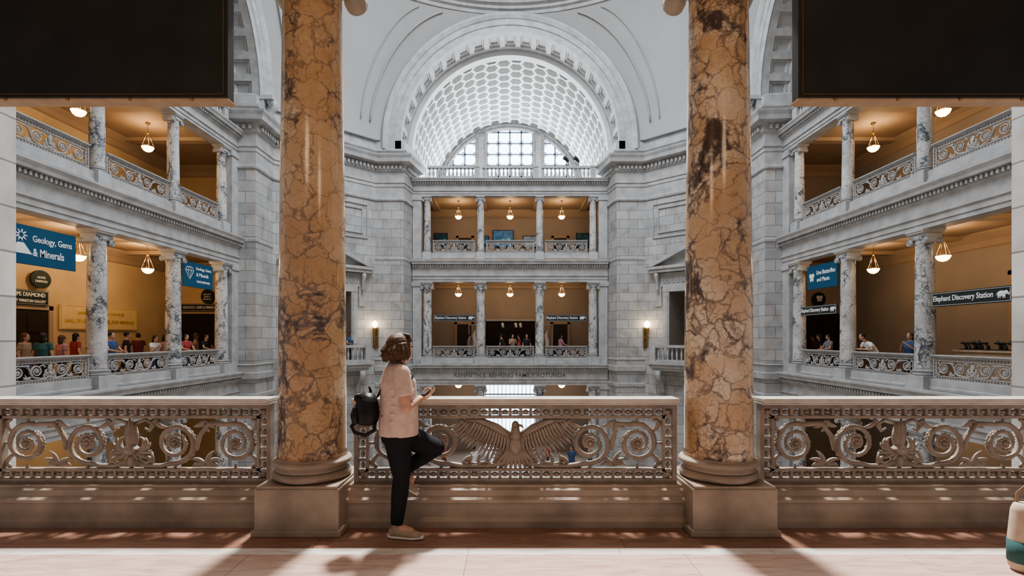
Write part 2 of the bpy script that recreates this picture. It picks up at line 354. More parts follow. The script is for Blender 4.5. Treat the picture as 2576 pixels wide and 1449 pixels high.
def scroll(w,h,eagle):
    m=MB(); R=h*.46; zc=h*.5
    xs=(.37,.88) if not eagle else (.63,1.03)
    if not eagle and w>2.45: xs=(.39,1.02)
    x1,x2=xs
    for mir in (0,1):
        s=-1 if mir else 1
        spiral(m,x1,zc,R,-pi*.55,1,1.9,mir,start=[(.03,h*.14),(x1*.35,h*.04),(x1*.7,h*.04)])
        gap=x2-x1
        spiral(m,x2,zc,R*.97,pi*.62,-1,1.9,mir,start=[(x1+R*.9,zc-R*.3),(x1+R*1.05,zc+R*.3),(x1+gap*.55,zc+R*.85)])
        for (fx,fz,fa,L,cu) in ((x1+gap*.5,.02,pi*.5,.15,-.9),(x1+gap*.5,.02,pi*.35,.15,-1.2),(x1+gap*.5,.02,pi*.65,.15,1.2),(x1+gap*.5,.02,pi*.22,.12,-1.2),(x1+gap*.5,.02,pi*.78,.12,1.2),(x1+gap*.45,h-.02,-pi*.5,.12,.9),(x1+gap*.5,h-.02,-pi*.35,.12,.9),(x1+gap*.5,h-.02,-pi*.68,.12,-.9),
                               (x2+R*.95,.03,pi*.5,.13,1.3),(x2+R*.95,h-.03,-pi*.5,.13,-1.2),(x2+R*.7,h-.01,-.2,.12,-.9),(x2+R*.7,.01,.2,.12,.9),(x1-R*.9,h-.03,-pi*.35,.13,1.2),(x1-R*.95,.03,pi*.6,.12,1),(x1-R*.8,h-.01,pi*1.15,.12,.8),(x1-R*.7,h*.02,.1,.12,.4)):
            if mir: leaf(m,-fx,fz,pi-fa,L,.022,-cu)
            else: leaf(m,fx,fz,fa,L,.022,cu)
        m.tube([(s*(x2+R*.85),0,zc),(s*(w/2),0,zc)],.012,6)
        for q in (x1,x2): m.tube([(s*q,0,h-.03),(s*q,0,h+.01)],.012,6); m.tube([(s*q,0,.03),(s*q,0,-.01)],.012,6)
    if not eagle:
        for k in range(-6,7):
            a=pi/2+k*.23; leaf(m,.011*k,h*.34,a,h*(.66-.045*abs(k)),.028,-k*.17,yd=.035,y=-.005*(5-abs(k)))
            leaf(m,.010*k,h*.36,a,h*(.40-.025*abs(k)),.020,-k*.2,yd=.03,y=-.03)
            if k: leaf(m,.011*k,h*.36,-pi/2+k*.28,h*.34,.022,k*.4,yd=.025)
        m.ell((0,-.01,h*.36),(.060,.05,.045)); m.ell((0,0,h*.13),(.035,.035,.055))
        for s in (-1,1):
            m.tube([(s*.02,0,h*.1),(s*.10,0,h*.06),(s*.18,0,h*.16),(s*.17,0,h*.30),(s*.10,0,h*.30),(s*.11,0,h*.22)],[.016,.016,.015,.013,.012,.010],8)
            m.tube([(s*.03,0,h*.9),(s*.12,0,h*.97),(s*.19,0,h*.86),(s*.15,0,h*.74),(s*.11,0,h*.80)],[.014,.015,.014,.012,.010],8)
    else:
        m.ell((0,-.005,h*.50),(.075,.035,.12)); m.ell((.0,-.01,h*.86),(.032,.03,.038)); m.tube([(0,-.01,h*.6),(0,-.01,h*.74),(0,-.01,h*.86)],[.058,.040,.030],10)
        m.tube([(.02,-.03,h*.87),(.055,-.04,h*.86),(.07,-.04,h*.81)],[.014,.010,.003],8)
        m.ell((0,-.04,h*.48),(.05,.018,.075))
        for s in (-1,1):
            m.tube([(s*.05,0,h*.64),(s*.16,0,h*.80),(s*.28,0,h*.93),(s*.42,0,h*.97)],[(.035,.03),(.04,.028),(.03,.024),(.012,.02)],8)
            for i in range(15):
                t=i/14; x0=s*(.06+.34*t); z0=h*(.60+.36*t); a=(-pi/2+.05+.6*t) if s>0 else (-pi/2-.05-.6*t); leaf(m,x0,z0,a,.27-.08*t+.02*(i%2),.017,s*.35,y=.0,yd=.014)
                if i<13: leaf(m,s*(.06+.32*t),z0,a,.14,.015,s*.2,y=-.014,yd=.013); leaf(m,s*(.06+.32*t),z0+.01,a,.06,.015,s*.2,y=-.024,yd=.010)
            for i in range(8): leaf(m,s*.04,h*.32,(-pi/2)+s*(.3+.2*i),.21-.015*i,.020,s*.6)
            for i in range(5): leaf(m,s*(.10+.07*i),h*.02,pi/2-s*(.2+.05*i),.12,.018,s*.8,y=.008)
            m.tube([(s*.16,0,.0),(s*.24,0,h*.12),(s*.34,0,h*.08),(s*.42,0,h*.14)],[.012,.014,.013,.01],8)
        for k in range(-4,5): leaf(m,.014*k,h*.38,-pi/2+k*.17,h*.44,.024,0,yd=.022,y=-.01)
    return m
def balustrade(w,mt,mr,eagle=False):
    root=empty("balustrade")
    f=MB(); z0,z1=.325,.985; b=.036; st=.062; hw=w/2
    for z in (z0,z1-b): f.bb(-hw,hw,-.035,.035,z,z+b)
    for x in (-hw,hw-b): f.bb(x,x+b,-.035,.035,z0+b,z1-b)
    iz0=z0+b+st; iz1=z1-b-st; ix=hw-b-st
    for z in (iz0,iz1-.022): f.bb(-ix,ix,-.028,.028,z,z+.022)
    for x in (-ix,ix-.022): f.bb(x,x+.022,-.028,.028,iz0,iz1)
    n=int(2*ix/.085)
    for i in range(n+1):
        x=-ix+2*ix*i/n
        for z in (z0+b,iz1):
            f.bb(x-.012,x+.012,-.02,.02,z,z+st)
            if i<n:
                xm=x+ix/n; f.ell((xm,0,z+st/2),(.026,.018,.020),8,6); f.tube([(x,0,z+st/2),(xm,0,z+st/2),(x+2*ix/n,0,z+st/2)],.008,5)
    n=5
    for i in range(n+1):
        z=iz0+(iz1-iz0)*i/n
        for s in (-1,1):
            f.bb(min(s*ix,s*(hw-b)),max(s*ix,s*(hw-b)),-.02,.02,z-.012,z+.012)
            if i<n: f.ell((s*(ix+st/2),0,z+(iz1-iz0)/n/2),(.018,.018,.028),8,6)
    for sx in (-1,1):
        for z in (z0+b+st/2,iz1+st/2): f.ell((sx*(hw-b-st/2),0,z),(.03,.03,.03),8,6)
    f.obj("panel_frame",mt,root)
    sc=scroll(2*ix-.04,iz1-iz0-.044,eagle); sc.v=[(x,y,z+iz0+.022) for x,y,z in sc.v]
    sc.obj("eagle_scrollwork" if eagle else "scrollwork",mt,root)
    r=MB(); r.bb(-hw-.005,hw+.005,-.075,.075,.985,1.005); r.bb(-hw-.005,hw+.005,-.10,.10,1.005,1.04); r.obj("handrail",mr,root,bevel=.006)
    return root
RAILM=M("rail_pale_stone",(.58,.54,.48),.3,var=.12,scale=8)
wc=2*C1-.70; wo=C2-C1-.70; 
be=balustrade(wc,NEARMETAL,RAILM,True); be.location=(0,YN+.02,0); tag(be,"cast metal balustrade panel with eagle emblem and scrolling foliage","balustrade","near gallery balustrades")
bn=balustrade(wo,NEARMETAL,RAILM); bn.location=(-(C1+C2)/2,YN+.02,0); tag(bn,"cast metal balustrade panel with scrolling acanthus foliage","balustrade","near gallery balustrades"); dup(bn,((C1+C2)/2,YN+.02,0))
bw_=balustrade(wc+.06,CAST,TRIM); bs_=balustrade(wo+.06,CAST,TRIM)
used=set()
def pb(p,x,y,z,rz,fl):
    if p.name not in used: used.add(p.name); o=p; o.location=(x,y,z); o.rotation_euler=(0,0,rz)
    else: o=dup(p,(x,y,z),rz)
    tag(o,"grey cast metal scrollwork balustrade between columns, %s gallery"%fl,"balustrade","%s gallery balustrades"%fl)
for z,fl in ((0,"second floor"),(6.1,"top floor")):
    pb(bw_,0,YF,z,0,fl); pb(bs_,-(C1+C2)/2,YF,z,0,fl); pb(bs_,(C1+C2)/2,YF,z,0,fl)
    for sx in (-1,1):
        pb(bw_,sx*XS,YC,z,pi/2,fl)
        for sy in (-1,1): pb(bs_,sx*XS,YC+sy*(C1+C2)/2,z,pi/2,fl)
# ---- curbs, floors
m=MB(); prof=[(0,0),(.17,0),(.17,.05),(.145,.08),(.145,.19),(.165,.20),(.165,.225),(.13,.25),(.12,.29),(.09,.31),(.09,.325),(0,.325)]
for x0,x1 in ((-C2,-C1-.33),(-C1+.33,C1-.33),(C1+.33,C2)):
    m.sweep([(x0,YN+.02),(x1,YN+.02)],prof,1); m.sweep([(x0,YN+.02),(x1,YN+.02)],prof,-1)
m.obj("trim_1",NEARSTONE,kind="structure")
m=MB(); m.quad((-9,-5,0),(9,-5,0),(9,3.6,0),(-9,3.6,0),0); m.quad((-9,3.6,0),(9,3.6,0),(9,3.705,0),(-9,3.705,0),1); m.quad((-9,3.705,0),(9,3.705,0),(9,YN+.35,0),(-9,YN+.35,0),2)
m.obj("floor",[FPINK,FWHT,FRED],kind="structure")
m=MB(); m.bb(-9,9,-5,YN+.35,-.6,-.01); m.obj("floor",TRIM,kind="structure")
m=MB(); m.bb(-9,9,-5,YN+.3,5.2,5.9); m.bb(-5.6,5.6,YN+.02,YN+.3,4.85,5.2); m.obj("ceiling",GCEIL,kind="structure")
m=MB(); m.quad((-18,3,-6),(18,3,-6),(18,40,-6),(-18,40,-6)); m.obj("floor",RUNG,kind="structure")
def gallery_far():
    for z0,z1 in ((-.35,0),(5.2,6.05)):
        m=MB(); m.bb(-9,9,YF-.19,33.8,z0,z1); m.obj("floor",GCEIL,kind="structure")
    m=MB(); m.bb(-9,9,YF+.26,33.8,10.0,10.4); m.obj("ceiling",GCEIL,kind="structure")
    m=MB(); m.bb(-9,9,33.7,33.9,0,5.2); m.bb(-9,9,33.7,33.9,6,10.2,0); 
    for s in (-1,1): m.bb(s*6.8-.1,s*6.8+.1,YF+.4,33.7,0,10.2)
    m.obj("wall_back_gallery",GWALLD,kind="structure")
    m=MB(); m.bb(-9,-1.7,33.7,33.9,-6,-.3); m.bb(1.7,9,33.7,33.9,-6,-.3); m.bb(-1.7,1.7,33.7,33.9,-1.4,-.3); m.obj("wall_back_ground",GWALLD,kind="structure")
    m=MB(); m.sweep([(-6.7,33.65),(6.7,33.65)],[(0,4.75),(.1,4.8),(.12,4.95),(.3,5.1),(.3,5.19),(0,5.19)],1); m.sweep([(-6.7,33.65),(6.7,33.65)],[(0,9.5),(.1,9.6),(.3,9.9),(.3,9.99),(0,9.99)],1)
    for x in (-C1,C1,-C2,C2):
        for z in (5.05,9.85): m.bb(x-.2,x+.2,YF+.3,33.7,z,z+.14)
    m.obj("trim_2",GCEIL,kind="structure")
gallery_far()
ENT=[(0,0),(.02,0),(.02,.14),(.05,.14),(.05,.30),(.10,.33),(.10,.40),(.04,.40),(.04,.74),(.08,.78),(.11,.82),(.11,.95),(.28,.98),(.30,1.06),(.36,1.16),(.36,1.22),(0,1.22)]
def E(z,sc=1): return [(o,z+h*sc) for o,h in ENT]
def ent_run(m,p0,p1,side,z,sc=1):
    m.sweep([p0,p1],E(z,sc),side); m.dentils(p0,p1,side,.11,z+.84*sc,z+.94*sc,.07,.14,.10)
def curb_run(m,p0,p1,side,z,h=.325): m.sweep([p0,p1],[(-.32,z),(.0,z),(.0,z+.08),(-.03,z+.1),(-.03,z+h),(-.32,z+h)],side)
m=MB(); yf=YF-.22
for z,sc in ((-1.2,1.0),(4.72,1.0),(9.66,.78)):
    ent_run(m,(-5.6,yf),(5.6,yf),1,z,sc); m.bb(-5.6,5.6,yf+.01,YF+.25,z-.005,z+1.20*sc)
for z in (0.02,6.07): curb_run(m,(-5.6,YF-.16),(5.6,YF-.16),1,z)
for x in (-5.35,5.35):
    for z0,z1 in ((-6,-1.2),(0,4.72),(6.05,9.66)): m.bb(x-.25,x+.25,YF-.2,YF+.25,z0,z1); m.bb(x-.3,x+.3,YF-.25,YF+.3,z1-.25,z1)
m.obj("trim_3",TRIM,kind="structure")
for s,nm in ((-1,"left"),(1,"right")):
    X=s*XS; xi=s*(XS-.22); y0,y1=YC-5.7,YC+5.7
    m=MB()
    for z,sc in ((-1.2,1.0),(4.72,1.0),(9.66,.78)):
        ent_run(m,(xi,y0),(xi,y1),1 if s<0 else -1,z,sc); m.bb(xi+s*.01,s*(XS+.25),y0,y1,z-.005,z+1.20*sc)
    for z in (0.02,6.07): curb_run(m,(s*(XS-.16),y0),(s*(XS-.16),y1),1 if s<0 else -1,z)
    for y in (YC+5.4,YC-5.4):
        for z0,z1 in ((-6,-1.2),(0,4.72),(6.05,9.66)): m.bb(X-.25,X+.25,y-.25,y+.25,z0,z1); m.bb(X-.3,X+.3,y-.3,y+.3,z1-.25,z1)
    m.obj("trim_4" if s<0 else "trim_5",TRIM,kind="structure")
    a,b=sorted((s*(XS-.19),s*16.6))
    for z0,z1 in ((-.35,0),(5.2,6.05)):
        m=MB(); m.bb(a,b,9.5,25.2,z0,z1); m.obj("floor",GCEIL,kind="structure")
    a2,b2=sorted((s*(XS+.26),s*16.6))
    m=MB(); m.bb(a2,b2,9.5,25.2,10.0,10.4); m.obj("ceiling",GCEIL,kind="structure")
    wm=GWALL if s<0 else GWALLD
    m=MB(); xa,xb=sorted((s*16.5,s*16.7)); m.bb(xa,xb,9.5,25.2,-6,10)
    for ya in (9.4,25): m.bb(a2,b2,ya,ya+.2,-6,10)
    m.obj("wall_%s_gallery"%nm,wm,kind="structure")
    m=MB(); sd=1 if s<0 else -1
    for zb in (5.19,9.99):
        m.sweep([(s*16.5,9.6),(s*16.5,25)],[(0,zb-.55),(.06,zb-.5),(.08,zb-.3),(.3,zb-.08),(.3,zb),(0,zb)],sd)
        m.sweep([(s*16.5,25),(s*12.5,25)],[(0,zb-.55),(.06,zb-.5),(.08,zb-.3),(.3,zb-.08),(.3,zb),(0,zb)],sd)
        for dy in (-C2,-C1,C1,C2): m.bb(a2,b2,YC+dy-.2,YC+dy+.2,zb-.15,zb)
    m.sweep([(s*16.5,9.6),(s*16.5,25)],[(0,6.05),(.05,6.05),(.05,6.3),(0,6.32)],sd); m.sweep([(s*16.5,9.6),(s*16.5,25)],[(0,0),(.05,0),(.05,.25),(0,.27)],sd)
    m.obj("trim_6" if s<0 else "trim_7",GCEIL,kind="structure")
# ---- corner piers, diagonal walls
ZT=12.35
BIG=[(0,9.0),(.06,9.02),(.06,9.15),(.03,9.2),(.03,9.75),(.07,9.78),(.07,9.95),(.12,9.98),(.12,10.05),(.05,10.08),(.05,10.55),(.14,10.62),(.17,10.66),(.17,10.92),(.26,10.96),(.52,11.02),(.56,11.2),(.64,11.34),(.66,11.42),(.1,11.46),(.1,11.6),(.22,11.7),(.22,11.8),(.06,11.86),(.06,12.3),(0,12.36)]
def corner(sx,fy):
    def T(x,y): return (sx*x, YC+fy*(y-YC))
    nm=("back" if fy>0 else "front")+("_left" if sx<0 else "_right")
    xin=5.85 if fy>0 else 5.62
    A,Cc,D,Ee,G,Hh=T(5.55,YF+.3),T(xin,27.7),T(7.4,27.7),T(11.3,24.0),T(11.3,22.4),T(12.6,22.3)
    path=[A,Cc,D]; path2=[Ee,G,Hh]
    m=MB(); m.sweep(path,[(0,-6),(0,ZT)],1); m.sweep(path2,[(0,-6),(0,ZT)],1)
    d0=V(D);d1=V(Ee);u=(d1-d0).normalized();L=(d1-d0).length;c=(d0+d1)/2
    def P(t,z): q=c+u*t; return (q.x,q.y,z)
    h=L/2;o=1.25
    m.quad(P(-h,-6),P(-o,-6),P(-o,ZT),P(-h,ZT)); m.quad(P(o,-6),P(h,-6),P(h,ZT),P(o,ZT)); m.quad(P(-o,3.95),P(o,3.95),P(o,ZT),P(-o,ZT)); m.quad(P(-o,-6),P(o,-6),P(o,.1),P(-o,.1))
    m.obj("wall_"+nm,STONE,kind="structure")
    full=[A,Cc,D,Ee,G,Hh]
    n=V((u.y,-u.x)); cen=V((0,YC)); sd=1 if (cen-c).dot(n)>0 else -1
    n=n*sd
    m=MB(); m.sweep(full,BIG,sd)
    for i in range(len(full)-1):
        m.dentils(full[i],full[i+1],sd,.17,10.70,10.88,.13,.22,.12); m.dentils(full[i],full[i+1],sd,.06,9.04,9.13,.05,.1,.04)
    if fy>0:
        for z0,z1,oo in ((-.35,.0,.12),(-1.2,-.95,.05),(.28,.36,.05),(5.75,5.95,.04)): 
            m.sweep([A,Cc,D],[(0,z0),(oo,z0+.05),(oo,z1-.04),(0,z1)],sd); m.sweep([Ee,G,Hh],[(0,z0),(oo,z0+.05),(oo,z1-.04),(0,z1)],sd)
    def fr(t0,t1,z0,z1):
        off=n*.03; pts=[V(P(t,z))+V((off.x,off.y,0)) for t,z in ((t0,z0),(t1,z0),(t1,z1),(t0,z1))]
        for i in range(4): m.tube([pts[i],pts[(i+1)%4]],.045,6,up=(n.x,n.y,0),sm=False)
    fr(-2.2,2.2,6.9,8.7); fr(-1.9,1.9,7.15,8.45)
    m.obj({"back_left":"trim_8","back_right":"trim_9","front_left":"trim_10","front_right":"trim_11"}[nm],TRIM,kind="structure")
    if fy<0: return
    rz=math.atan2(n.y,n.x)+pi/2
    loc=(c.x,c.y,0)
    m=MB(); o=1.25
    for s in (-1,1):
        m.bb(s*1.42-.17,s*1.42+.17,-.10,.02,.1,3.95); m.bb(s*1.42-.08,s*1.42+.08,-.14,-.1,.3,3.8)
        m.tube([(s*1.85,-.30,4.95),(s*1.85,-.36,4.8),(s*1.85,-.22,4.5),(s*1.85,-.16,4.15),(s*1.85,-.2,4.0)],[(.11,.12),(.11,.12),(.11,.08),(.10,.06),(.09,.08)],10,up=(1,0,0))
        m.bb(s*1.85-.16,s*1.85+.16,-.08,.02,3.2,5.0)
    m.bb(-1.6,1.6,-.12,.02,3.95,4.25); m.bb(-1.7,1.7,-.10,.02,4.25,4.95)
    for i in range(13):
        x=-1.5+i*.25; m.bb(x-.09,x+.09,-.14,-.1,4.72,4.77); m.bb(x-.09,x-.05,-.14,-.1,4.5,4.72); m.bb(x-.09,x+.06,-.14,-.1,4.42,4.47); m.bb(x+.04,x+.08,-.14,-.1,4.42,4.64)
    m.bb(-2.25,2.25,-.42,.02,4.98,5.15); m.bb(-2.4,2.4,-.5,.02,5.15,5.3)
    for s in (-1,1):
        vs=[(s*2.45,-.52,5.3),(0,-.52,6.35),(0,-.52,6.12),(s*2.0,-.52,5.3)]; vs+= [(x,.02,z) for x,y,z in vs]
        m.add(vs,[(0,1,2,3),(4,5,6,7),(0,1,5,4),(2,3,7,6),(0,3,7,4)])
    m.add([(-2.2,-.12,5.3),(2.2,-.12,5.3),(0,-.12,6.2)],[(0,1,2)])
    m.obj("window_%d"%(1 if sx<0 else 2),TRIM,loc=loc,rz=rz,kind="structure")
    m=MB(); m.bb(-1.25,1.25,2.2,2.25,0,4); m.bb(-1.3,-1.25,0,2.2,0,4);m.bb(1.25,1.3,0,2.2,0,4); m.bb(-1.3,1.3,0,2.2,3.95,4); m.bb(-1.3,1.3,0,2.2,0,.05)
    m.bb(-1.1,-.2,2.1,2.2,0,3.2,1); m.bb(.2,1.1,2.1,2.2,0,3.2,1)
    m.obj("wall_%s_niche"%nm,[GWALLD,DOORB],loc=loc,rz=rz,kind="structure")
    root=empty("balcony",loc,rz); tag(root,"stone balcony with turned balusters below pedimented window","balcony","corner balconies")
    m=MB(); m.bb(-2.0,2.0,-.85,0,-.05,.28); m.bb(-2.1,2.1,-.95,0,.12,.28); m.bb(-1.9,1.9,-.75,0,-.2,-.05); m.obj("balcony_slab",TRIM,root)
    m=MB(); m.bb(-1.95,1.95,-.86,-.66,1.0,1.14); m.bb(-1.95,1.95,-.84,-.68,.28,.38)
    for s in (-1,1): m.bb(s*1.8-.16,s*1.8+.16,-.9,-.62,.28,1.14); m.bb(s*1.9-.08,s*1.9+.08,-.7,0,1.0,1.14); m.bb(s*1.9-.08,s*1.9+.08,-.7,0,.28,.38)
    m.obj("handrail",TRIM,root)
    bal=MB(); bal.lathe([(.05,.38),(.05,.42),(.03,.44),(.05,.5),(.062,.6),(.05,.72),(.028,.84),(.028,.9),(.045,.93),(.045,1.0)],12); b0=bal.obj("baluster",TRIM,root,loc=(-1.5,-.76,0))
    for i in range(1,13):
        q=b0.copy(); COL.objects.link(q); q.parent=root; q.location=(-1.5+i*.25,-.76,0)
    for s in (-1,1):
        m=MB(); m.tube([(0,-.75,-.25),(0,-.8,-.4),(0,-.6,-.7),(0,-.3,-.95),(0,-.2,-1.25),(0,-.24,-1.4)],[(.13,.16),(.13,.17),(.13,.14),(.12,.12),(.11,.12),(.10,.13)],12,up=(1,0,0)); m.bb(-.18,.18,-.8,0,-.25,-.17); m.obj("bracket",TRIM,root,loc=(s*1.55,0,0))
    m=MB(); 
    for k in range(14):
        a=2*pi*k/14; leaf(m,.45*math.cos(a),-1.0+.3*math.sin(a),a+pi/2,.25,.05,.5,y=-.06,yd=.05)
    m.ell((0,-.04,-1.0),(.3,.06,.2)); m.obj("relief_ornament",TRIM,root)
for sx in (-1,1):
    for fy in (1,-1): corner(sx,fy)
# ---- arches
ZC=12.3
def archobj(name,loc,rz,depth):
    m=MB(); pr=[(6.0,.0),(5.97,-.06),(6.3,-.06),(6.33,-.12),(6.62,-.12),(6.66,-.18),(6.82,-.26),(6.92,-.28),(7.0,-.2),(7.0,.1)]
    n=72; vs=[];fs=[];k=len(pr)
    idx=[(1,-.5)]+[(math.cos(pi*i/n),math.sin(pi*i/n)) for i in range(n+1)]+[(-1,-.5)]
    for c,s in idx:
        for R,y in pr:
            z=ZC+R*s if s!=-.5 else ZC-.5
            vs.append((R*c,y,z))
    for i in range(len(idx)-1):
        for j in range(k-1): fs.append((i*k+j,(i+1)*k+j,(i+1)*k+j+1,i*k+j+1))
    m.add(vs,fs,0,False)
    nc=21
    def cyl(R,a,y): return (R*math.cos(a),y,ZC+R*math.sin(a))
    for i in range(nc):
        a0=pi*i/nc;a1=pi*(i+1)/nc
        rings=[(0,0,6.0),(.16,.2,6.0),(.19,.24,6.10),(.26,.30,6.10),(.28,.34,6.18)]
        prev=None
        for (fa,fy_,R) in rings:
            A0=a0+(a1-a0)*fa;A1=a1-(a1-a0)*fa;Y0=depth*fy_;Y1=depth-depth*fy_
            cur=[cyl(R,A0,Y0),cyl(R,(A0+A1)/2,Y0),cyl(R,A1,Y0),cyl(R,A1,Y1),cyl(R,(A0+A1)/2,Y1),cyl(R,A0,Y1)]
            if prev:
                for q in range(6): m.add([prev[q],prev[(q+1)%6],cur[(q+1)%6],cur[q]],[(0,1,2,3)],0)
            prev=cur
        m.add(prev,[(0,1,2,3,4,5)],0)
    for s in (-1,1): m.bb(s*6.08-.08,s*6.08+.08,0,depth,11.3,ZC)
    return m.obj(name,TRIM,loc=loc,rz=rz,kind="structure")
archobj("trim_12",(0,27.7,0),0,1.8); archobj("trim_13",(-11.3,YC,0),pi/2,1.6); archobj("trim_14",(11.3,YC,0),-pi/2,1.6)
def vault():
    m=MB(); R=5.75; s=.50; y0,y1=29.55,39.0; La=pi*R
    def P(a,y,R_):
        th=min(max(a/R,0),pi); return (R_*math.cos(th),min(max(y,y0),y1+.2),ZC+R_*math.sin(th))
    ni=int(La/(1.5*s))+2; sh=(La-(ni-1)*1.5*s)/2
    for i in range(ni):
        ca=sh+i*1.5*s
        for j in range(0,int((y1-y0)/(s*1.732))+2):
            cy=y0+1.732*s*(j+.5*(i%2))+.43
            if cy-s*.87>y1: continue
            prev=None
            for f_,R_ in ((1,R),(.82,R),(.80,R+.26),(.60,R+.26),(.58,R+.50)):
                cur=[P(ca+s*f_*math.cos(k*pi/3),cy+s*f_*math.sin(k*pi/3),R_) for k in range(6)]
                if prev:
                    for q in range(6): m.add([prev[q],prev[(q+1)%6],cur[(q+1)%6],cur[q]],[(0,1,2,3)])
                prev=cur
            m.add(prev,[tuple(range(6))])
    n=60; f=lambda R_,t,y:(R_*math.cos(t),y,ZC+R_*math.sin(t))
    for i in range(n):
        a,b=pi*i/n,pi*(i+1)/n
        m.quad(f(6.4,a,29.49),f(6.4,b,29.49),f(5.72,b,29.49),f(5.72,a,29.49))
        m.quad(f(5.72,a,29.49),f(5.72,b,29.49),f(5.72,b,30.05),f(5.72,a,30.05))
        m.quad(f(6.45,a,29.4),f(6.45,b,29.4),f(6.45,b,39.3),f(6.45,a,39.3))
    for s_ in (-1,1): m.quad((s_*5.75,29.5,10.6),(s_*5.75,39,10.6),(s_*5.75,39,ZC),(s_*5.75,29.5,ZC))
    m.obj("ceiling_vault",WHITE,kind="structure")
    m=MB(); m.bb(-6.2,6.2,YF+.26,39.3,10.45,10.6); m.obj("floor",TRIM,kind="structure")
vault()
def lun():
    m=MB(); Rw=5.3; Y=38.9; n=48
    for i in range(n):
        a,b=pi*i/n,pi*(i+1)/n
        f=lambda R_,t,y:(R_*math.cos(t),y,ZC+R_*math.sin(t))
        m.quad(f(6.3,a,Y),f(6.3,b,Y),f(Rw,b,Y),f(Rw,a,Y)); m.quad(f(Rw,a,Y),f(Rw,b,Y),f(Rw,b,Y+.4),f(Rw,a,Y+.4))
        for r_ in (5.6,5.35): m.tube([f(r_,a,Y-.03),f(r_,b,Y-.03)],.05,4,sm=False)
    m.bb(-6,6,Y,Y+.4,10.6,ZC+.6)
    for s in (-1,1):
        m.bb(s*2.2-.42,s*2.2+.42,Y-.1,Y+.4,ZC,ZC+4.85); m.bb(s*2.2-.2,s*2.2+.2,Y-.25,Y-.1,ZC,ZC+4.6)
    m.obj("wall_back_lunette",M("lunette_stone",(.30,.285,.28),.6,var=.25),kind="structure")
    root=empty("window_3",(0,0,0)); root["kind"]="structure"
    g=MB(); pts=[(5.4*math.cos(pi*i/40),Y+.35,ZC+5.4*math.sin(pi*i/40)) for i in range(41)]; g.add(pts,[tuple(range(41))]); g.obj("window_glass",SKYG,root)
    g=MB(); y=Y+.25
    def ok(x,z): return x*x+(z-ZC)**2<5.25**2
    xs=[-1.78,-.89,0,.89,1.78]+[s*q for s in (-1,1) for q in (2.62,3.5,4.4)]
    for x in xs:
        zt=math.sqrt(max(0,5.3**2-x*x)); g.bb(x-.06,x+.06,y-.04,y+.04,ZC,ZC+zt)
    for k in range(1,7):
        z=.85*k; xt=math.sqrt(max(0,5.3**2-z*z)); g.bb(-xt,xt,y-.04,y+.04,ZC+z-.05,ZC+z+.05)
    for ix in range(-6,7):
        for k in range(0,7):
            cx,cz=ix*.89,ZC+.85*k
            if ok(cx,cz+.2): g.tube([(cx+.17*math.cos(t*pi/6),y,cz+.17*math.sin(t*pi/6)) for t in range(12)],.036,5,closed=True)
    g.obj("mullion",MULL,root)
lun()
for sx in (-1,1):
    m=MB(); nz=26;ns=22; rows=[]
    for i in range(nz+1):
        t=i/nz; ph=t*math.pi/2*.985; z=ZC+7.0*math.sin(ph); half=7.0*math.cos(ph)
        A=V((-half,27.7-YC)); B=V((-11.3,half)); ta,tb=math.atan2(A.y,A.x),math.atan2(B.y,B.x); row=[]
        for j in range(ns+1):
            s=j/ns; th=ta+(tb-ta)*s; d=V((math.cos(th),math.sin(th)))
            AB=B-A; den=d.x*AB.y-d.y*AB.x; rl=(A.x*AB.y-A.y*AB.x)/den if abs(den)>1e-6 else A.length
            rc=A.length*(1-s)+B.length*s; tt=(z-ZC)/7.0; r=rl+(rc-rl)*tt; row.append((-sx*d.x*r,YC+d.y*r,z))
        rows.append(row)
    vs=[p for r in rows for p in r]; fs=[(i*(ns+1)+j,i*(ns+1)+j+1,(i+1)*(ns+1)+j+1,(i+1)*(ns+1)+j) for i in range(nz) for j in range(ns)]
    m.add(vs,fs,0,True)
    for js in (3,5):
        for pth in ([rows[i][js] for i in range(2,nz-3)],[rows[i][ns-js] for i in range(2,nz-3)]): 
            P_=[(p[0]*.994,YC+(p[1]-YC)*.994,p[2]) for p in pth]; m.tube(P_,.045 if js==3 else .025,6,m=0)
    m.obj("wall_pendentive",PLAST,kind="structure")
    m2=MB(); m2.add([(x,2*YC-y,z) for x,y,z in vs],fs,0,True); m2.obj("wall_pendentive",PLAST,kind="structure")
m=MB(); m.lathe([(11.3,19.0),(11.1,19.25),(11.0,19.25),(10.95,19.4),(10.8,19.45),(10.8,19.6),(10.6,19.65),(10.55,19.85),(10.3,19.9),(10.3,20.1),(10.1,20.2),(10.6,20.3),(10.6,20.9)],96,c=(0,YC,0),cap=False,sm=False)
m.obj("trim_15",TRIM,kind="structure")
m=MB(); m.lathe([(10.6*math.cos(a),20.9+7.5*math.sin(a)) for a in [i*pi/2/16*.88 for i in range(17)]],64,c=(0,YC,0),cap=False); m.obj("ceiling_dome",PLAST,kind="structure")
for s in (-1,1):
    m=MB(); n=40; f=lambda R_,t,x:(x,YC+R_*math.cos(t),ZC+R_*math.sin(t))
    for i in range(n):
        a,b=pi*i/n,pi*(i+1)/n; m.quad(f(5.8,a,s*12.9),f(5.8,b,s*12.9),f(5.8,b,s*17),f(5.8,a,s*17)); m.quad(f(5.8,a,s*12.9),f(5.8,b,s*12.9),f(6.35,b,s*12.9),f(6.35,a,s*12.9))
    m.quad((s*17,YC-6,10.4),(s*17,YC+6,10.4),(s*17,YC+6,19),(s*17,YC-6,19))
    m.obj("ceiling_side_vault",PLAST,kind="structure")
balp=MB(); balp.lathe([(.06,0),(.06,.05),(.035,.08),(.06,.16),(.072,.24),(.055,.36),(.03,.46),(.05,.5),(.05,.54)],12)
balme=None
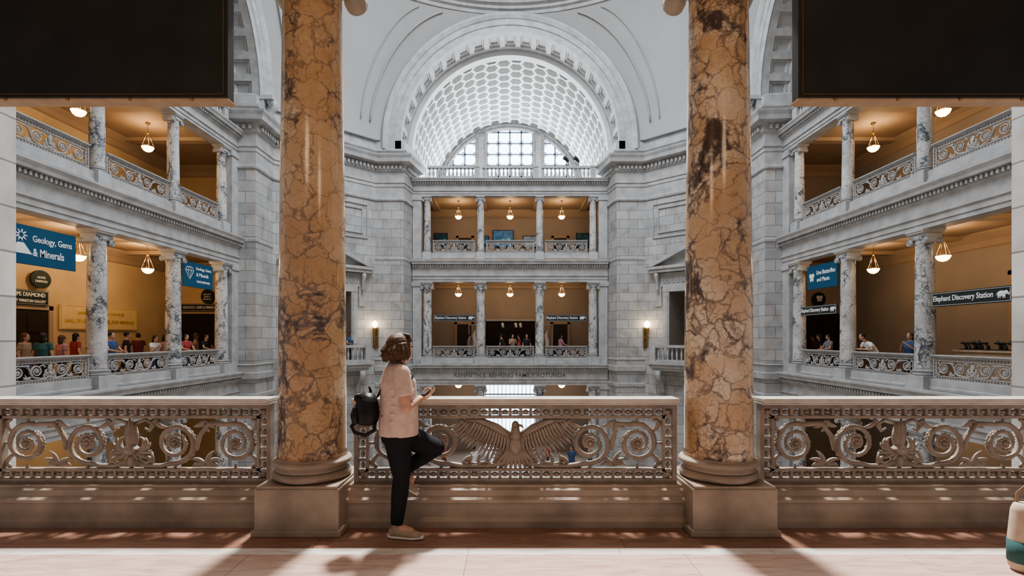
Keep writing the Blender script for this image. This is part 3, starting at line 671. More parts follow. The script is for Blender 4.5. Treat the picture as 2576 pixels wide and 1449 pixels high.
def topbal(w,loc,rz,nb):
    global balme
    root=empty("balustrade",loc,rz); tag(root,"grey stone parapet balustrade with turned balusters above top entablature","balustrade","roof level balustrades")
    m=MB(); m.bb(-w/2,w/2,-.12,.12,0,.1); m.obj("plinth",TRIM,root); m=MB(); m.bb(-w/2,w/2,-.14,.14,.64,.76); m.obj("handrail",TRIM,root)
    m=MB(); m.bb(w/2,w/2+.30,-.15,.15,0,.78); m.bb(w/2-.01,w/2+.31,-.18,.18,.68,.78); m.obj("post",TRIM,root)
    for i in range(nb):
        x=-w/2+(i+.5)*w/nb
        if balme is None: o=balp.obj("baluster",TRIM,root,loc=(x,0,.1)); balme=o.data
        else: o=bpy.data.objects.new("baluster",balme); COL.objects.link(o); o.parent=root; o.location=(x,0,.1)
for x,w,nb in ((-3.4,2.7,12),(-.15,2.95,13),(3.2,2.85,12)): topbal(w,(x,YF-.1,10.62),0,nb)
for s in (-1,1): topbal(2.6,(s*(XS-.1),YC+3.3,10.62),pi/2,12)
for s in (-1,1):
    root=MB(); root.tube([(0,-.3,.75),(0,-.42,.6),(0,-.3,.4),(0,-.15,.2),(0,-.2,.05)],[(.22,.16),(.22,.2),(.2,.16),(.18,.12),(.16,.14)],14,up=(1,0,0)); root.bb(-.3,.3,-.5,.1,.78,.95); root.bb(-.25,.25,-.1,.1,0,.8)
    for sx_ in (-1,1):
        pts=[(sx_*.23,-.38+.16*(1-i/30)*math.cos(i*.45),.6+.16*(1-i/30)*math.sin(i*.45)) for i in range(28)]; root.tube(pts,.02,5,up=(1,0,0))
    o=root.obj("console_bracket",TRIM,loc=(s*11.15,22.9,11.45)); o.rotation_euler=(0,0,(pi/2 if s<0 else -pi/2)); tag(o,"carved stone scroll console on cornice below side arch","bracket","scroll consoles")
# ---- hanging dark panels
for s in (-1,1):
    xi_=2.313 if s<0 else 2.27; x0,x1=sorted((s*xi_,s*4.9)); root=empty("display_panel",((x0+x1)/2,4.12,3.473)); tag(root,"large black hanging display board with thin brass edge line","panel","hanging display boards")
    hw=(x1-x0)/2; m=MB(); m.bb(-hw,hw,-.07,.03,.0,1.726); m.obj("board",DARK,root,bevel=.006)
    m=MB(); m.bb(-hw+.03,hw-.03,-.076,-.07,.022,.028); e=-s*(hw-.03); m.bb(e-.003,e+.003,-.076,-.07,.022,1.7); m.obj("edge_line",GOLD,root)
    m=MB(); m.bb(-hw,hw,-.06,.07,-.012,.0); m.obj("bottom_lip",WOOD,root)
    for k in range(5):
        m=MB(); m.lathe([(.008,-.025),(.014,-.012),(.01,0)],10); m.obj("fixing_knob",GOLD,root,loc=(-hw+.3+k*.5,-.065,.0))
# ---- pendants
def pendant(L):
    root=empty("pendant_lamp")
    m=MB(); m.lathe([(.01,-.2),(.09,-.185),(.16,-.13),(.205,-.05),(.215,0),(.19,.0),(.05,-.03)],28); m.obj("glass_bowl",GLOW,root)
    m=MB(); m.tube([(.22*math.cos(k*pi/12),.22*math.sin(k*pi/12),.0) for k in range(24)],.014,6,up=(0,0,1),closed=True); m.lathe([(.004,-.25),(.02,-.23),(.012,-.2)],10)
    m.obj("rim",GOLD,root)
    m=MB()
    for k in range(4):
        a=k*pi/2+.4; m.tube([(.21*math.cos(a),.21*math.sin(a),0),(.03*math.cos(a),.03*math.sin(a),.52)],.010,5,up=(1,0,0))
    m.lathe([(.01,.5),(.05,.53),(.05,.56),(.01,.6)],12); m.tube([(0,0,.58),(0,0,L)],.008,5,up=(1,0,0)); m.lathe([(.08,L-.04),(.08,L)],12); m.obj("chain",GOLD,root)
    return root
def plight(loc,power,color=(1,.66,.35),r=.15):
    l=bpy.data.lights.new("lamp_light",'POINT'); l.energy=power; l.color=color; l.shadow_soft_size=r; o=bpy.data.objects.new("lamp_light",l); COL.objects.link(o); o.location=loc
pp=pendant(.94)
lamps=[]
for z in (4.25,9.05):
    for x in (-3.2,0,3.2): lamps.append((x,31.3,z))
    for s in (-1,1):
        for y in (16.7,19.9): lamps.append((s*14.3,y,z))
for x in (-3.2,3.2): lamps.append((x,31.3,-1.4))
for i,l in enumerate(lamps):
    o=pp if i==0 else dup(pp); o.location=l
    tag(o,"glowing alabaster bowl pendant lamp on brass chains under gallery ceiling","lamp","gallery pendant lamps")
    plight((l[0],l[1],l[2]+.3),44 if abs(l[0])<10 else (110 if (l[0]<0 and l[2]<5) else 56),(1,.70,.42) if abs(l[0])<10 else (1,.66,.35))
for s in (-1,1): plight((s*14.3,13.2,4.4),100 if s<0 else 45); plight((s*14.3,13.2,9.2),46); plight((s*14.3,18,-1.3),60)
# ---- sconces
for s in (-1,1):
    x=CX+((942 if s<0 else 1628)-1281)*27.4/F; root=empty("wall_sconce",(x,27.45,1.15)); tag(root,"brass torch wall sconce with glowing frosted globe","lamp","torch wall sconces")
    m=MB(); m.lathe([(.02,-.1),(.055,.0),(.03,.15),(.04,.35),(.07,.7),(.12,.82),(.13,.9),(.08,.92)],14); m.bb(-.08,.08,.0,.25,.3,.45); m.bb(-.15,.15,.15,.22,-.2,.95); m.obj("torch_body",GOLD,root)
    m=MB(); m.lathe([(.06,.92),(.12,.98),(.155,1.08),(.13,1.2),(.05,1.28),(.01,1.31)],16); m.obj("glass_globe",GLOBE,root); plight((x,27.0,2.3),14,(1,.74,.44),.2)
# ---- signs
def sign(name,w,h,mat,lines,loc,rz,label,icon=None,lm=None,shape=None):
    m=MB()
    if shape=='oval':
        vs=[];n=28
        for y in (-.03,.03): vs+=[(w/2*math.cos(2*pi*k/n),y,h/2*math.sin(2*pi*k/n)) for k in range(n)]
        m.add(vs,[tuple(range(n)),tuple(range(2*n-1,n-1,-1))]+[(k,(k+1)%n,n+(k+1)%n,n+k) for k in range(n)])
    else: m.bb(-w/2,w/2,-.03,.03,-h/2,h/2)
    b=m.obj(name,mat,loc=loc,rz=rz,bevel=.004); tag(b,label,"sign")
    for (t,x,z,tw,th) in lines: text(t,tw,th,lm or LETTER,b,x,z,-.035)
    if icon: 
        mi=MB(); icon(mi); mi.obj("emblem",lm or LETTER,b)
    if shape=='board':
        mi=MB(); e=.03
        for z in (-h/2+e,h/2-e): mi.bb(-w/2+e,w/2-e,-.04,-.03,z-.004,z+.004)
        for x in (-w/2+e,w/2-e): mi.bb(x-.004,x+.004,-.04,-.03,-h/2+e,h/2-e)
        mi.obj("border_line",lm or LETTER,b)
    return b
def eleph(cx,cz,k):
    def f(m):
        y=-.036
        m.ell((cx,y,cz+.03*k),(.16*k,.008,.10*k)); m.ell((cx+.17*k,y,cz+.06*k),(.075*k,.008,.075*k)); m.ell((cx+.13*k,y-.004,cz+.05*k),(.06*k,.008,.07*k))
        m.tube([(cx+.22*k,y,cz+.04*k),(cx+.27*k,y,cz-.03*k),(cx+.29*k,y,cz+.03*k),(cx+.33*k,y,cz+.10*k)],[(.03*k,.006),(.022*k,.006),(.018*k,.006),(.012*k,.006)],6)
        for a in (-.12,-.05,.06,.12): m.tube([(cx+a*k,y,cz),(cx+a*k,y,cz-.14*k)],[(.032*k,.006),(.026*k,.006)],6)
        m.tube([(cx-.15*k,y,cz+.06*k),(cx-.21*k,y,cz-.04*k)],[(.01*k,.005),(.006*k,.005)],5)
    return f
def gem(cx,cz,k):
    def f(m):
        y=-.036; P=[(-.5,.2),(-.3,.45),(.3,.45),(.5,.2),(0,-.5)]; P=[(cx+a*k,y,cz+b*k) for a,b in P]
        for i in range(5): m.tube([P[i],P[(i+1)%5]],[(.03*k,.005)]*2,4)
        m.tube([P[0],P[3]],[(.025*k,.005)]*2,4)
        for q in (-.2,.2): m.tube([(cx+q*k,y,cz+.2*k),P[4]],[(.025*k,.005)]*2,4); m.tube([(cx+q*k,y,cz+.2*k),(cx+q*.4*k,y,cz+.45*k)],[(.025*k,.005)]*2,4)
    return f
def rockgem(cx,cz,k):
    def f(m):
        y=-.036
        for a in range(9): t=a*.7; m.tube([(cx+.1*k*math.cos(t),y,cz+.2*k+.1*k*math.sin(t)),(cx+.28*k*math.cos(t),y,cz+.2*k+.26*k*math.sin(t))],[(.05*k,.005),(.02*k,.005)],5)
        m.add([(cx-.15*k,y,cz-.1*k),(cx+.12*k,y,cz-.1*k),(cx+.5*k,y,cz-.55*k),(cx-.5*k,y,cz-.55*k)],[(0,1,2,3)])
    return f
def fly(cx,cz,k):
    def f(m):
        for s in (-1,1):
            m.ell((cx+s*.2*k,-.036,cz+.15*k),(.18*k,.006,.22*k)); m.ell((cx+s*.15*k,-.036,cz-.2*k),(.13*k,.006,.17*k))
        m.ell((cx,-.038,cz),(.03*k,.01,.3*k))
    return f
LX=-XS+.05
sign("hanging_banner",2.15,.98,BLUE,[("Geology, Gems",.36,.16,1.15,.22),("& Minerals",.24,-.16,.90,.20)],(LX,13.1,3.88),pi/2,"blue hanging banner reading Geology, Gems & Minerals",rockgem(-.52,.10,.6))
sign("hanging_banner",1.86,.95,BLUE,[("Geology, Gems",.30,.25,1.0,.15),("& Minerals",.22,.03,.78,.14),("HOPE DIAMOND",.28,-.24,.85,.09)],(LX,19.8,3.95),pi/2,"blue hanging banner with diamond emblem and white lettering",gem(-.58,.05,.5))
sign("hanging_banner",1.9,.95,BLUE,[("Live Butterflies",.28,.16,1.15,.17),("and Plants",.12,-.12,.8,.16)],(-LX,19.85,3.95),-pi/2,"blue hanging banner with butterfly emblem and white lettering",fly(-.62,.0,.45))
sign("hanging_sign",2.35,.38,SIGNG,[("Elephant Discovery Station",-.2,0,1.8,.20)],(-LX,20.1,2.62),-pi/2,"charcoal hanging sign reading Elephant Discovery Station",eleph(.92,.0,.7),shape='board')
sign("hanging_sign",2.35,.40,SIGNG,[("Elephant Discovery Station",-.2,0,1.8,.20)],(-LX,13.5,2.62),-pi/2,"charcoal hanging sign reading Elephant Discovery Station",eleph(.92,.0,.7),shape='board')
for x in (-3.22,3.22): sign("hanging_sign",2.4,.38,SIGNG,[("Elephant Discovery Station",-.22,0,1.8,.20)],(x,YF,2.65),0,"charcoal hanging sign reading Elephant Discovery Station between columns",eleph(.92,.0,.7),shape='board')
LGOLD=M("letter_gold",(.55,.35,.10),.5,var=.05)
sign("wall_plaque",3.8,.92,PLAQ,[("JANET ANNENBERG HOOKER",0,.16,2.3,.15),("HALL OF GEOLOGY, GEMS, AND MINERALS",0,-.15,3.4,.17)],(-16.44,20.3,2.3),pi/2,"cream wall plaque with gold serif lettering and border",lm=LGOLD,shape='board')
sign("doorway_sign",1.6,.50,SIGNGR,[("HOPE DIAMOND",0,.1,1.3,.14),("HARRY WINSTON GALLERY",0,-.12,1.35,.10)],(-16.35,17.05,2.9),pi/2,"dark green doorway sign with white lettering",shape='board')
sign("oval_sign",.75,.62,SIGNGR,[("HOPE",0,.06,.3,.08),("DIAMOND",0,-.07,.45,.08)],(-16.3,17.5,3.55),pi/2,"dark green oval sign above doorway",shape='oval')
sign("doorway_sign",1.9,.36,SIGNG,[("GEOLOGY, GEMS & MINERALS",0,0,1.7,.15)],(-15.25,24.85,3.0),0,"black doorway sign reading Geology, Gems & Minerals",shape='board')
sign("oval_sign",.62,.7,SIGNGR,[("GEOLOGY",0,.1,.38,.07),("GEMS &",0,-.02,.32,.07),("MINERALS",0,-.14,.4,.06)],(-14.9,24.85,3.55),0,"dark green oval sign above doorway",shape='oval')
sign("oval_sign",.62,.7,SIGNGR,[],(15.2,24.85,3.4),0,"dark green oval sign above doorway",fly(0,.05,.4),shape='oval')
ins=empty("inscription",(0,YF-.265,-.63)); text("KENNETH E. BEHRING FAMILY ROTUNDA",6.4,.24,LETC,ins,0,.0,0); tag(ins,"carved inscription lettering on the stone frieze","inscription")
def door(x,y,z,w,h,rz,n,mat=DOORB):
    m=MB(); m.bb(-w/2,w/2,-.06,.0,0,h,0)
    for sx in (-1,1):
        for k in range(3): m.bb(sx*w/4-w*.17,sx*w/4+w*.17,-.09,-.06,h*(.06+.31*k),h*(.30+.31*k),0)
    for sx in (-1,1): m.bb(sx*(w/2+.08)-.08,sx*(w/2+.08)+.08,-.1,0,0,h+.15,1)
    m.bb(-w/2-.16,w/2+.16,-.1,0,h,h+.16,1); m.obj("door_%d"%n,[mat,GCEIL],loc=(x,y,z),rz=rz,kind="structure")
for i,x in enumerate((-3.0,3.35)): door(x,33.7,6.05,.85,2.1,0,i+1)
for i,x in enumerate((-3.05,3.35)): door(x,33.7,0,.95,2.4,0,i+3)
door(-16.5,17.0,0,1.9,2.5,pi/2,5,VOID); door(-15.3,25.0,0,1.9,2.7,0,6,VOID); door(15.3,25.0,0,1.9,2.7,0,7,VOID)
door(16.5,15.4,0,2.2,3.6,-pi/2,8,M("door_green_glass",(.16,.19,.13),.3))
def poster(x,z,w,h,c,k):
    m=MB(); m.bb(-w/2,w/2,-.04,0,-h/2,h/2,1); m.bb(-w/2+.05,w/2-.05,-.05,-.04,-h/2+.05,h/2-.05,0)
    for i in range(3): m.ell(((i-1)*w*.25,-.05,-h*.2+.05*i),(w*.13,.01,h*.14),m=2)
    o=m.obj("poster",[M("poster_blue%d"%k,c,.5,var=.5,scale=4),DARK,M("poster_shapes%d"%k,tuple(min(1,q*2.2+.1) for q in c),.5)],loc=(x,33.65,z)); tag(o,"blue exhibition poster on gallery wall","poster","gallery wall posters")
poster(-4.6,8.05,.9,.85,(.03,.12,.2),1); poster(-.45,8.1,1.4,1.15,(.08,.28,.80),2); poster(1.5,7.9,1.3,.8,(.30,.42,.80),3); poster(4.85,8.0,.9,.95,(.05,.15,.22),4); poster(-1.75,7.95,.7,.7,(.05,.16,.4),5)
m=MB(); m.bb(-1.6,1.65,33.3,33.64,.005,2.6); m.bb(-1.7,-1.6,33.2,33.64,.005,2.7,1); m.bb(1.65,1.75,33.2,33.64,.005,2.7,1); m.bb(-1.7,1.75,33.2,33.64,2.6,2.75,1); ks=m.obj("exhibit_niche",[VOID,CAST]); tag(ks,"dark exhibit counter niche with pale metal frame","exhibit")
for x in (-.5,.35,.65):
    root=empty("track_light",(x,32.6,2.45)); tag(root,"small white cylindrical track light","lamp","white track lights"); m=MB(); m.tube([(0,0,0),(.06,-.05,-.28)],.08,12,up=(1,0,0)); m.obj("shade",LETTER,root); m=MB(); m.tube([(0,.05,0),(0,.55,.1)],.015,6); m.obj("arm",DARK,root)
for x in (-2.3,2.35):
    root=empty("glass_case",(x,32.4,0)); tag(root,"tall glass display case with pale skeletal specimen","display case","glass display cases"); m=MB(); m.bb(-.35,.35,-.3,.3,.005,.6); m.obj("case_base",DARK,root)
    m=MB()
    for a in (-.33,.33):
        for b in (-.28,.28): m.bb(a-.02,a+.02,b-.02,b+.02,.6,2.3)
    m.bb(-.36,.36,-.31,.31,2.3,2.38); m.obj("case_frame",CAST,root)
    m=MB(); m.tube([(0,0,.6),(.05,0,1.2),(-.03,0,1.7),(.08,0,2.0)],[.09,.13,.10,.05],10); m.obj("specimen",LETTER,root)
root=empty("window_4"); root["kind"]="structure"
m=MB(); m.quad((-1.65,33.75,-6),(1.65,33.75,-6),(1.65,33.75,-1.45),(-1.65,33.75,-1.45)); m.obj("window_glass",SKYG,root)
m=MB(); 
for i in range(13): x=-1.62+i*.27; m.bb(x-.02,x+.02,33.66,33.72,-6,-1.45)
for z in (-6,-3.6,-2.3): m.bb(-1.65,1.65,33.65,33.72,z,z+.08)
m.obj("mullion",MULL,root)
for x in (3.35,3.95):
    root=empty("spotlight",(x,29.15,11.4)); tag(root,"small black theatre spotlight clamped above parapet","lamp","parapet spotlights"); m=MB(); m.tube([(0,0,.28),(-.12,-.1,.38),(-.25,-.2,.45)],[.07,.1,.12],12,up=(0,0,1)); m.obj("lamp_head",DARK,root); m=MB(); m.tube([(0,0,0),(0,0,.3)],.02,6); m.bb(-.1,.1,-.04,.04,0,.03); m.obj("stand",DARK,root)
m=MB(); m.bb(-.3,.3,-.9,.9,.005,1.15); m.bb(-.35,.35,-.95,.95,1.12,1.18); ct=m.obj("service_counter",WOOD,loc=(13.3,13.9,0),bevel=.01); tag(ct,"brown wooden counter behind the side balustrade","counter")
m=MB(); m.bb(-.25,.25,-.8,.8,0,.03); random.seed(3)
for k in range(26):
    x=random.uniform(-.2,.2); y=random.uniform(-.75,.75); m.tube([(x,y,.02),(x+.03,y+.04,.12),(x,y+.1,.17+random.random()*.12)],[.03,.025,.012],6); m.ell((x,y+.1,.2),(.05,.07,.035),8,6)
bm=m.obj("bronze_model",DARK,loc=(13.3,13.9,1.18)); tag(bm,"dark bronze tactile model standing on the wooden counter","sculpture")
# ------------------------------------------------------------------ people
def rotm(f):
    f=V(f).normalized(); s=V((0,0,1)).cross(f).normalized(); u=f.cross(s); return Matrix((f,s,u)).transposed()
def hand(m,wr,d,pn,sc=1.0,curl=.5,thumb=1):
    d=V(d).normalized(); pn=V(pn); pn=(pn-d*pn.dot(d)).normalized(); sd=d.cross(pn)*thumb
    m.tube([wr-d*.01,wr+d*.03*sc,wr+d*.085*sc],[(.022*sc,.017*sc),(.036*sc,.015*sc),(.038*sc,.012*sc)],10,up=pn)
    for k,(o,L) in enumerate(((.028,.070),(.0095,.078),(-.0095,.072),(-.027,.056))):
        p=wr+d*.08*sc+sd*o*sc; dd=d.copy(); pts=[p]
        for q,l in enumerate((.42,.32,.26)):
            a=curl*(.5+.35*q+.08*k); dd=(dd*math.cos(a)+pn*math.sin(a)).normalized(); p=p+dd*L*l*sc; pts.append(p)
        m.tube(pts,[.0095*sc,.009*sc,.008*sc,.0065*sc],8,up=sd)
    b=wr+d*.03*sc+sd*.03*sc; m.tube([b,b+sd*.022*sc+d*.025*sc+pn*.008,b+sd*.028*sc+d*.055*sc+pn*.022],[.013*sc,.011*sc,.008*sc],8,up=pn)
def make_body(J,vs=.014,bulk=1.0,fing=True):
    f=V(J['fwd']).normalized(); m=MB(); k=bulk
    m.tube([J['pel']-V((0,0,.06)),J['pel'],J['waist'],J['chest'],J['sho'],J['neckb']],[(.14*k,.10*k),(.16*k,.115*k),(.13*k,.105*k),(.155*k,.115*k),(.14,.08),(.055,.05)],16,up=f)
    m.tube([J['neckb']-V((0,0,.03)),J['head']-V((0,0,.05))],[.055,.05],12,up=f)
    R=rotm(J.get('hfwd',f)); h=J['head']
    m.ell(h+R@V((-.008,0,.02)),(.095,.075,.105),16,12,R); m.ell(h+R@V((.028,0,-.045)),(.062,.055,.07),14,10,R)
    m.ell(h+R@V((.092,0,-.015)),(.017,.013,.024),8,6,R); m.ell(h+R@V((.085,0,-.055)),(.012,.026,.012),8,6,R)
    for s in (-1,1): m.ell(h+R@V((-.005,s*.077,-.01)),(.018,.010,.032),8,6,R)
    for s in 'LR':
        a,b,c=J[s+'sh'],J[s+'el'],J[s+'wr']
        m.ell(a,.056); m.tube([J['sho'].lerp(a,.3),a],[.055,.055],10,up=f); m.tube([a,a.lerp(b,.5),b,b.lerp(c,.35),c],[.052*k,.046*k,.038,.038,.025],12,up=f); m.ell(b,.039)
        if fing: hand(m,c,J.get(s+'hd',c-b),J.get(s+'pn',V((0,0,-1))),1,J.get('curl',.35),1 if s=='R' else -1)
        else:
            d=(J.get(s+'hd',c-b)).normalized(); m.tube([c,c+d*.07,c+d*.15],[(.025,.018),(.036,.016),(.018,.010)],8)
        a,b,c,t=J[s+'hip'],J[s+'kn'],J[s+'an'],J[s+'toe']
        m.tube([a,a.lerp(b,.5),b,b.lerp(c,.35),c],[.085*k,.074*k,.054,.052,.034],12,up=f); m.ell(b,.055); m.tube([c+(c-t).normalized()*.03-V((0,0,.03)),c.lerp(t,.5)-V((0,0,.02)),t],[.034,.036,.022],10,up=(0,0,1))
    return m
def make_person(J,cols,label,bulk=1.0,vs=.014,hair='short',cap=False,sleeve=.55,fing=True,group=None):
    SK,SH,PA,HA=cols
    f=V(J['fwd']).normalized()
    b=voxel(make_body(J,vs=vs,bulk=bulk,fing=fing),"person",SK,vs if fing else .016,3); tag(b,label,"person",group)
    R=rotm(J.get('hfwd',f)); h=J['head']
    e=MB()
    for s in (-1,1): e.ell(h+R@V((.082,s*.030,.005)),(.008,.012,.008),8,6,R)
    e.obj("eyes",DARK,b)
    m=MB(); k=bulk+.10
    m.tube([J['pel']-V((0,0,.05)),J['pel'],J['waist'],J['chest'],J['sho'],J['neckb']-V((0,0,.025))],[(.165*k,.125*k),(.165*k,.125*k),(.15*k,.115*k),(.165*k,.12*k),(.155,.095),(.075,.07)],18,up=f)
    for s in 'LR':
        a,bb,c=J[s+'sh'],J[s+'el'],J[s+'wr']; m.ell(a,.066); m.tube([J['sho'].lerp(a,.2),a],[.065,.066],12,up=f)
        if sleeve<=1: m.tube([a,a.lerp(bb,sleeve)],[.064*bulk,.062*bulk],12,up=f)
        else: m.tube([a,a.lerp(bb,.5),bb,c],[.064*bulk,.058,.05,.036],12,up=f)
    voxel(m,"shirt",SH,.013,3,b)
    m=MB(); k=bulk+.08; m.tube([J['pel']-V((0,0,.08)),J['pel']+V((0,0,.03))],[(.145*k,.105*k),(.155*k,.11*k)],16,up=f)
    for s in 'LR':
        a,bb,c=J[s+'hip'],J[s+'kn'],J[s+'an']; m.tube([a+V((0,0,.02)),a.lerp(bb,.5),bb,bb.lerp(c,.4),c+V((0,0,.02))],[.092*k,.082*k,.064,.060,.046],14,up=f); m.ell(bb,.064)
    voxel(m,"trousers",PA,.013,3,b)
    m=MB(); 
    if cap:
        m.ell(h+R@V((-.01,0,.05)),(.108,.09,.085),16,10,R); m.ell(h+R@V((.1,0,.04)),(.07,.06,.012),12,6,R)
        voxel(m,"cap",LETTER,.01,1,b)
        m=MB(); m.ell(h+R@V((-.03,0,-.0)),(.085,.085,.08),14,10,R); voxel(m,"hair",HA,.012,1,b)
    else:
        m.ell(h+R@V((-.022,0,.035)),(.098,.089,.102),16,10,R)
        if hair=='long': m.ell(h+R@V((-.055,0,-.07)),(.06,.085,.14),14,10,R)
        if hair!='none': voxel(m,"hair",HA,.012,2,b)
    for s in 'LR':
        c,t=J[s+'an'],J[s+'toe']; m=MB(); d=(t-c); d.z=0 if abs(d.z)<.09 else d.z; 
        m.tube([c-d.normalized()*.05-V((0,0,.045)),c-V((0,0,.03)),c.lerp(t,.6),t+(t-c).normalized()*.04],[.034,.046,.044,.028],10,up=(0,0,1)); voxel(m,"shoe",DARK,.011,2,b)
    return b
SKIN=M("skin",(.50,.30,.21),.5,var=.06,scale=12); SKIND=M("skin_deep",(.25,.13,.08),.5,var=.06)
def stdJ(x,y,z,ang,h=1.7,pose='rail'):
    k=h/1.72; R=Matrix.Rotation(ang,3,'Z'); T=lambda a,b,c: V((x,y,z))+R@(V((a,b,c))*k)
    J={'pel':T(0,0,.93),'waist':T(0,0,1.06),'chest':T(.0,0,1.26),'sho':T(0,0,1.38),'neckb':T(0,0,1.46),'head':T(.03,0,1.60),'fwd':R@V((1,0,0))}
    for s,q in (('L',1),('R',-1)):
        J[s+'sh']=T(0,q*.175,1.38)
        if pose=='rail': J[s+'el']=T(.12,q*.24,1.14); J[s+'wr']=T(.33,q*.13,1.09)
        elif pose=='phone': J[s+'el']=T(.10,q*.22,1.14); J[s+'wr']=T(.27,q*.07,1.33)
        else: J[s+'el']=T(-.02,q*.23,1.10); J[s+'wr']=T(.06,q*.24,.86)
        J[s+'hip']=T(0,q*.09,.90); J[s+'kn']=T(.02,q*.10,.49); J[s+'an']=T(-.01,q*.10,.085); J[s+'toe']=T(.12,q*.12,.03)
        if pose=='walk':
            J[s+'kn']=T(.02+q*.12,q*.09,.50); J[s+'an']=T(q*.22-.05,q*.09,.10); J[s+'toe']=T(q*.22+.09,q*.10,.04)
    if pose=='lean':
        for n_,dx,dz in (('waist',.06,0),('chest',.18,-.06),('sho',.26,-.10),('neckb',.30,-.10),('head',.40,-.09)): J[n_]=J[n_]+R@V((dx*k,0,dz*k))
        for s,q in (('L',1),('R',-1)): J[s+'sh']=T(.26,q*.175,1.27); J[s+'el']=T(.28,q*.28,1.08); J[s+'wr']=T(.50,q*.10,1.09)
    return J
def cm(n,c): return M("cloth_"+n,c,.85,var=.12,scale=14,bump=.05)
CL={'white':cm("white",(.72,.72,.71)),'black':cm("black",(.02,.02,.022)),'red':cm("red",(.30,.05,.05)),'blue':cm("blue",(.05,.09,.19)),'teal':cm("teal",(.035,.10,.10)),'grey':cm("grey",(.20,.20,.22)),'pink':cm("pink",(.45,.22,.25)),'tan':cm("tan",(.34,.24,.16)),'denim':cm("denim",(.06,.08,.14)),'maroon':cm("maroon",(.14,.035,.04))}
HB=M("hair_dark",(.02,.014,.01),.6,var=.3,scale=30); HBR=M("hair_brown",(.10,.052,.03),.55,var=.5,scale=45,bump=.5)
def side_y(px,x): return abs(x-CX)*F/abs(px-1281)
def addp(px,x,fac,h,pose,shirt,pants,hair,label,**k):
    y=side_y(px,x); make_person(stdJ(x,y,0,fac,h,pose),(k.pop('skin',SKIN),CL[shirt],CL[pants],HB if hair!='br' else HBR),label,fing=False,hair='long' if hair in('long','br') else 'short',**k)
LXX=-12.95
addp(62,-14.2,.2,1.66,'walk','tan','denim','br',"person in tan shirt walking through the side gallery")
addp(108,-13.2,1.8,1.66,'walk','teal','black','long',"person in teal top with long dark hair walking")
addp(155,-13.5,1.2,1.60,'walk','pink','denim','br',"person in pink top standing behind the balustrade")
addp(190,-14.4,1.2,1.68,'walk','red','black','long',"person in red top walking in the side gallery")
addp(278,LXX,0,1.72,'rail','blue','denim','short',"person in blue shirt leaning on the balustrade")
addp(318,-13.9,.6,1.74,'walk','black','black','short',"person in black clothing walking past the balustrade")
addp(348,-14.8,2.4,1.70,'stand','maroon','black','short',"person in maroon shirt standing in the gallery")
addp(390,LXX,-.2,1.60,'phone','white','denim','long',"person in white top looking at a phone by the rail")
addp(414,-13.7,1.0,1.64,'stand','pink','black','long',"person in pink top standing by a column")
addp(468,LXX,-.4,1.66,'rail','red','denim','long',"person in red top leaning on the balustrade")
addp(492,-13.8,.5,1.72,'stand','tan','denim','br',"person in tan top standing in the side gallery",skin=SKIND)
addp(518,-13.05,-.2,1.66,'rail','black','black','short',"person in black shirt at the balustrade")
addp(583,-12.95,-.5,1.74,'stand','grey','denim','short',"person in grey shirt and white cap by the end column",cap=True)
addp(2200,12.80,pi,1.78,'lean','white','grey','short',"person with cropped hair in white shirt leaning over balustrade")
addp(2290,12.9,pi+.3,1.70,'phone','blue','black','br',"person in blue patterned shirt holding a camera at the rail")
addp(2062,13.3,pi-.4,1.68,'stand','black','black','long',"person in black clothes standing in gallery")
addp(2085,13.0,pi,1.66,'rail','grey','black','short',"person in grey shirt at the balustrade")
addp(2045,13.7,pi,1.66,'stand','maroon','black','short',"person in maroon shirt in the gallery",skin=SKIND)
for px,d,fa,pose,sh,hr in ((1262,30.0,2.6,'stand','black','short'),(1289,30.3,-1.2,'phone','tan','long'),(1325,29.9,-1.5,'stand','black','short'),(1306,31.3,3.0,'stand','red','short'),(1410,29.9,.2,'rail','pink','br'),(1180,30.9,0,'walk','grey','short')):
    p=W(px,848,d); make_person(stdJ(p.x,d,0,fa,1.72,pose),(SKIN,CL[sh],CL['black'],HB),"person in %s top standing in the far gallery"%sh,fing=False,hair='long' if hr!='short' else 'short')
p=W(883,848,26.75); make_person(stdJ(p.x,26.75,.12,-1.0,1.70,'rail'),(SKIN,CL['blue'],CL['black'],HB),"person in blue shirt on the corner balcony",fing=False)
for x,d,fa,pose,sh in ((-3.6,27.6,.5,'walk','red'),(-1.9,27.0,2.2,'stand','white'),(-.4,27.9,-1.5,'walk','grey'),(.9,27.2,1.0,'walk','black'),(2.1,28.2,3,'stand','red'),(3.3,27.1,-2,'walk','blue'),(4.4,27.8,.2,'stand','tan'),(-5.1,26.4,1.2,'walk','denim')):
    make_person(stdJ(x,d,-6,fa,1.7,pose),(SKIN,CL[sh],CL['denim'],HB),"person in %s top on the ground floor below"%sh,fing=False,hair='long' if sh in('red','tan') else 'short')
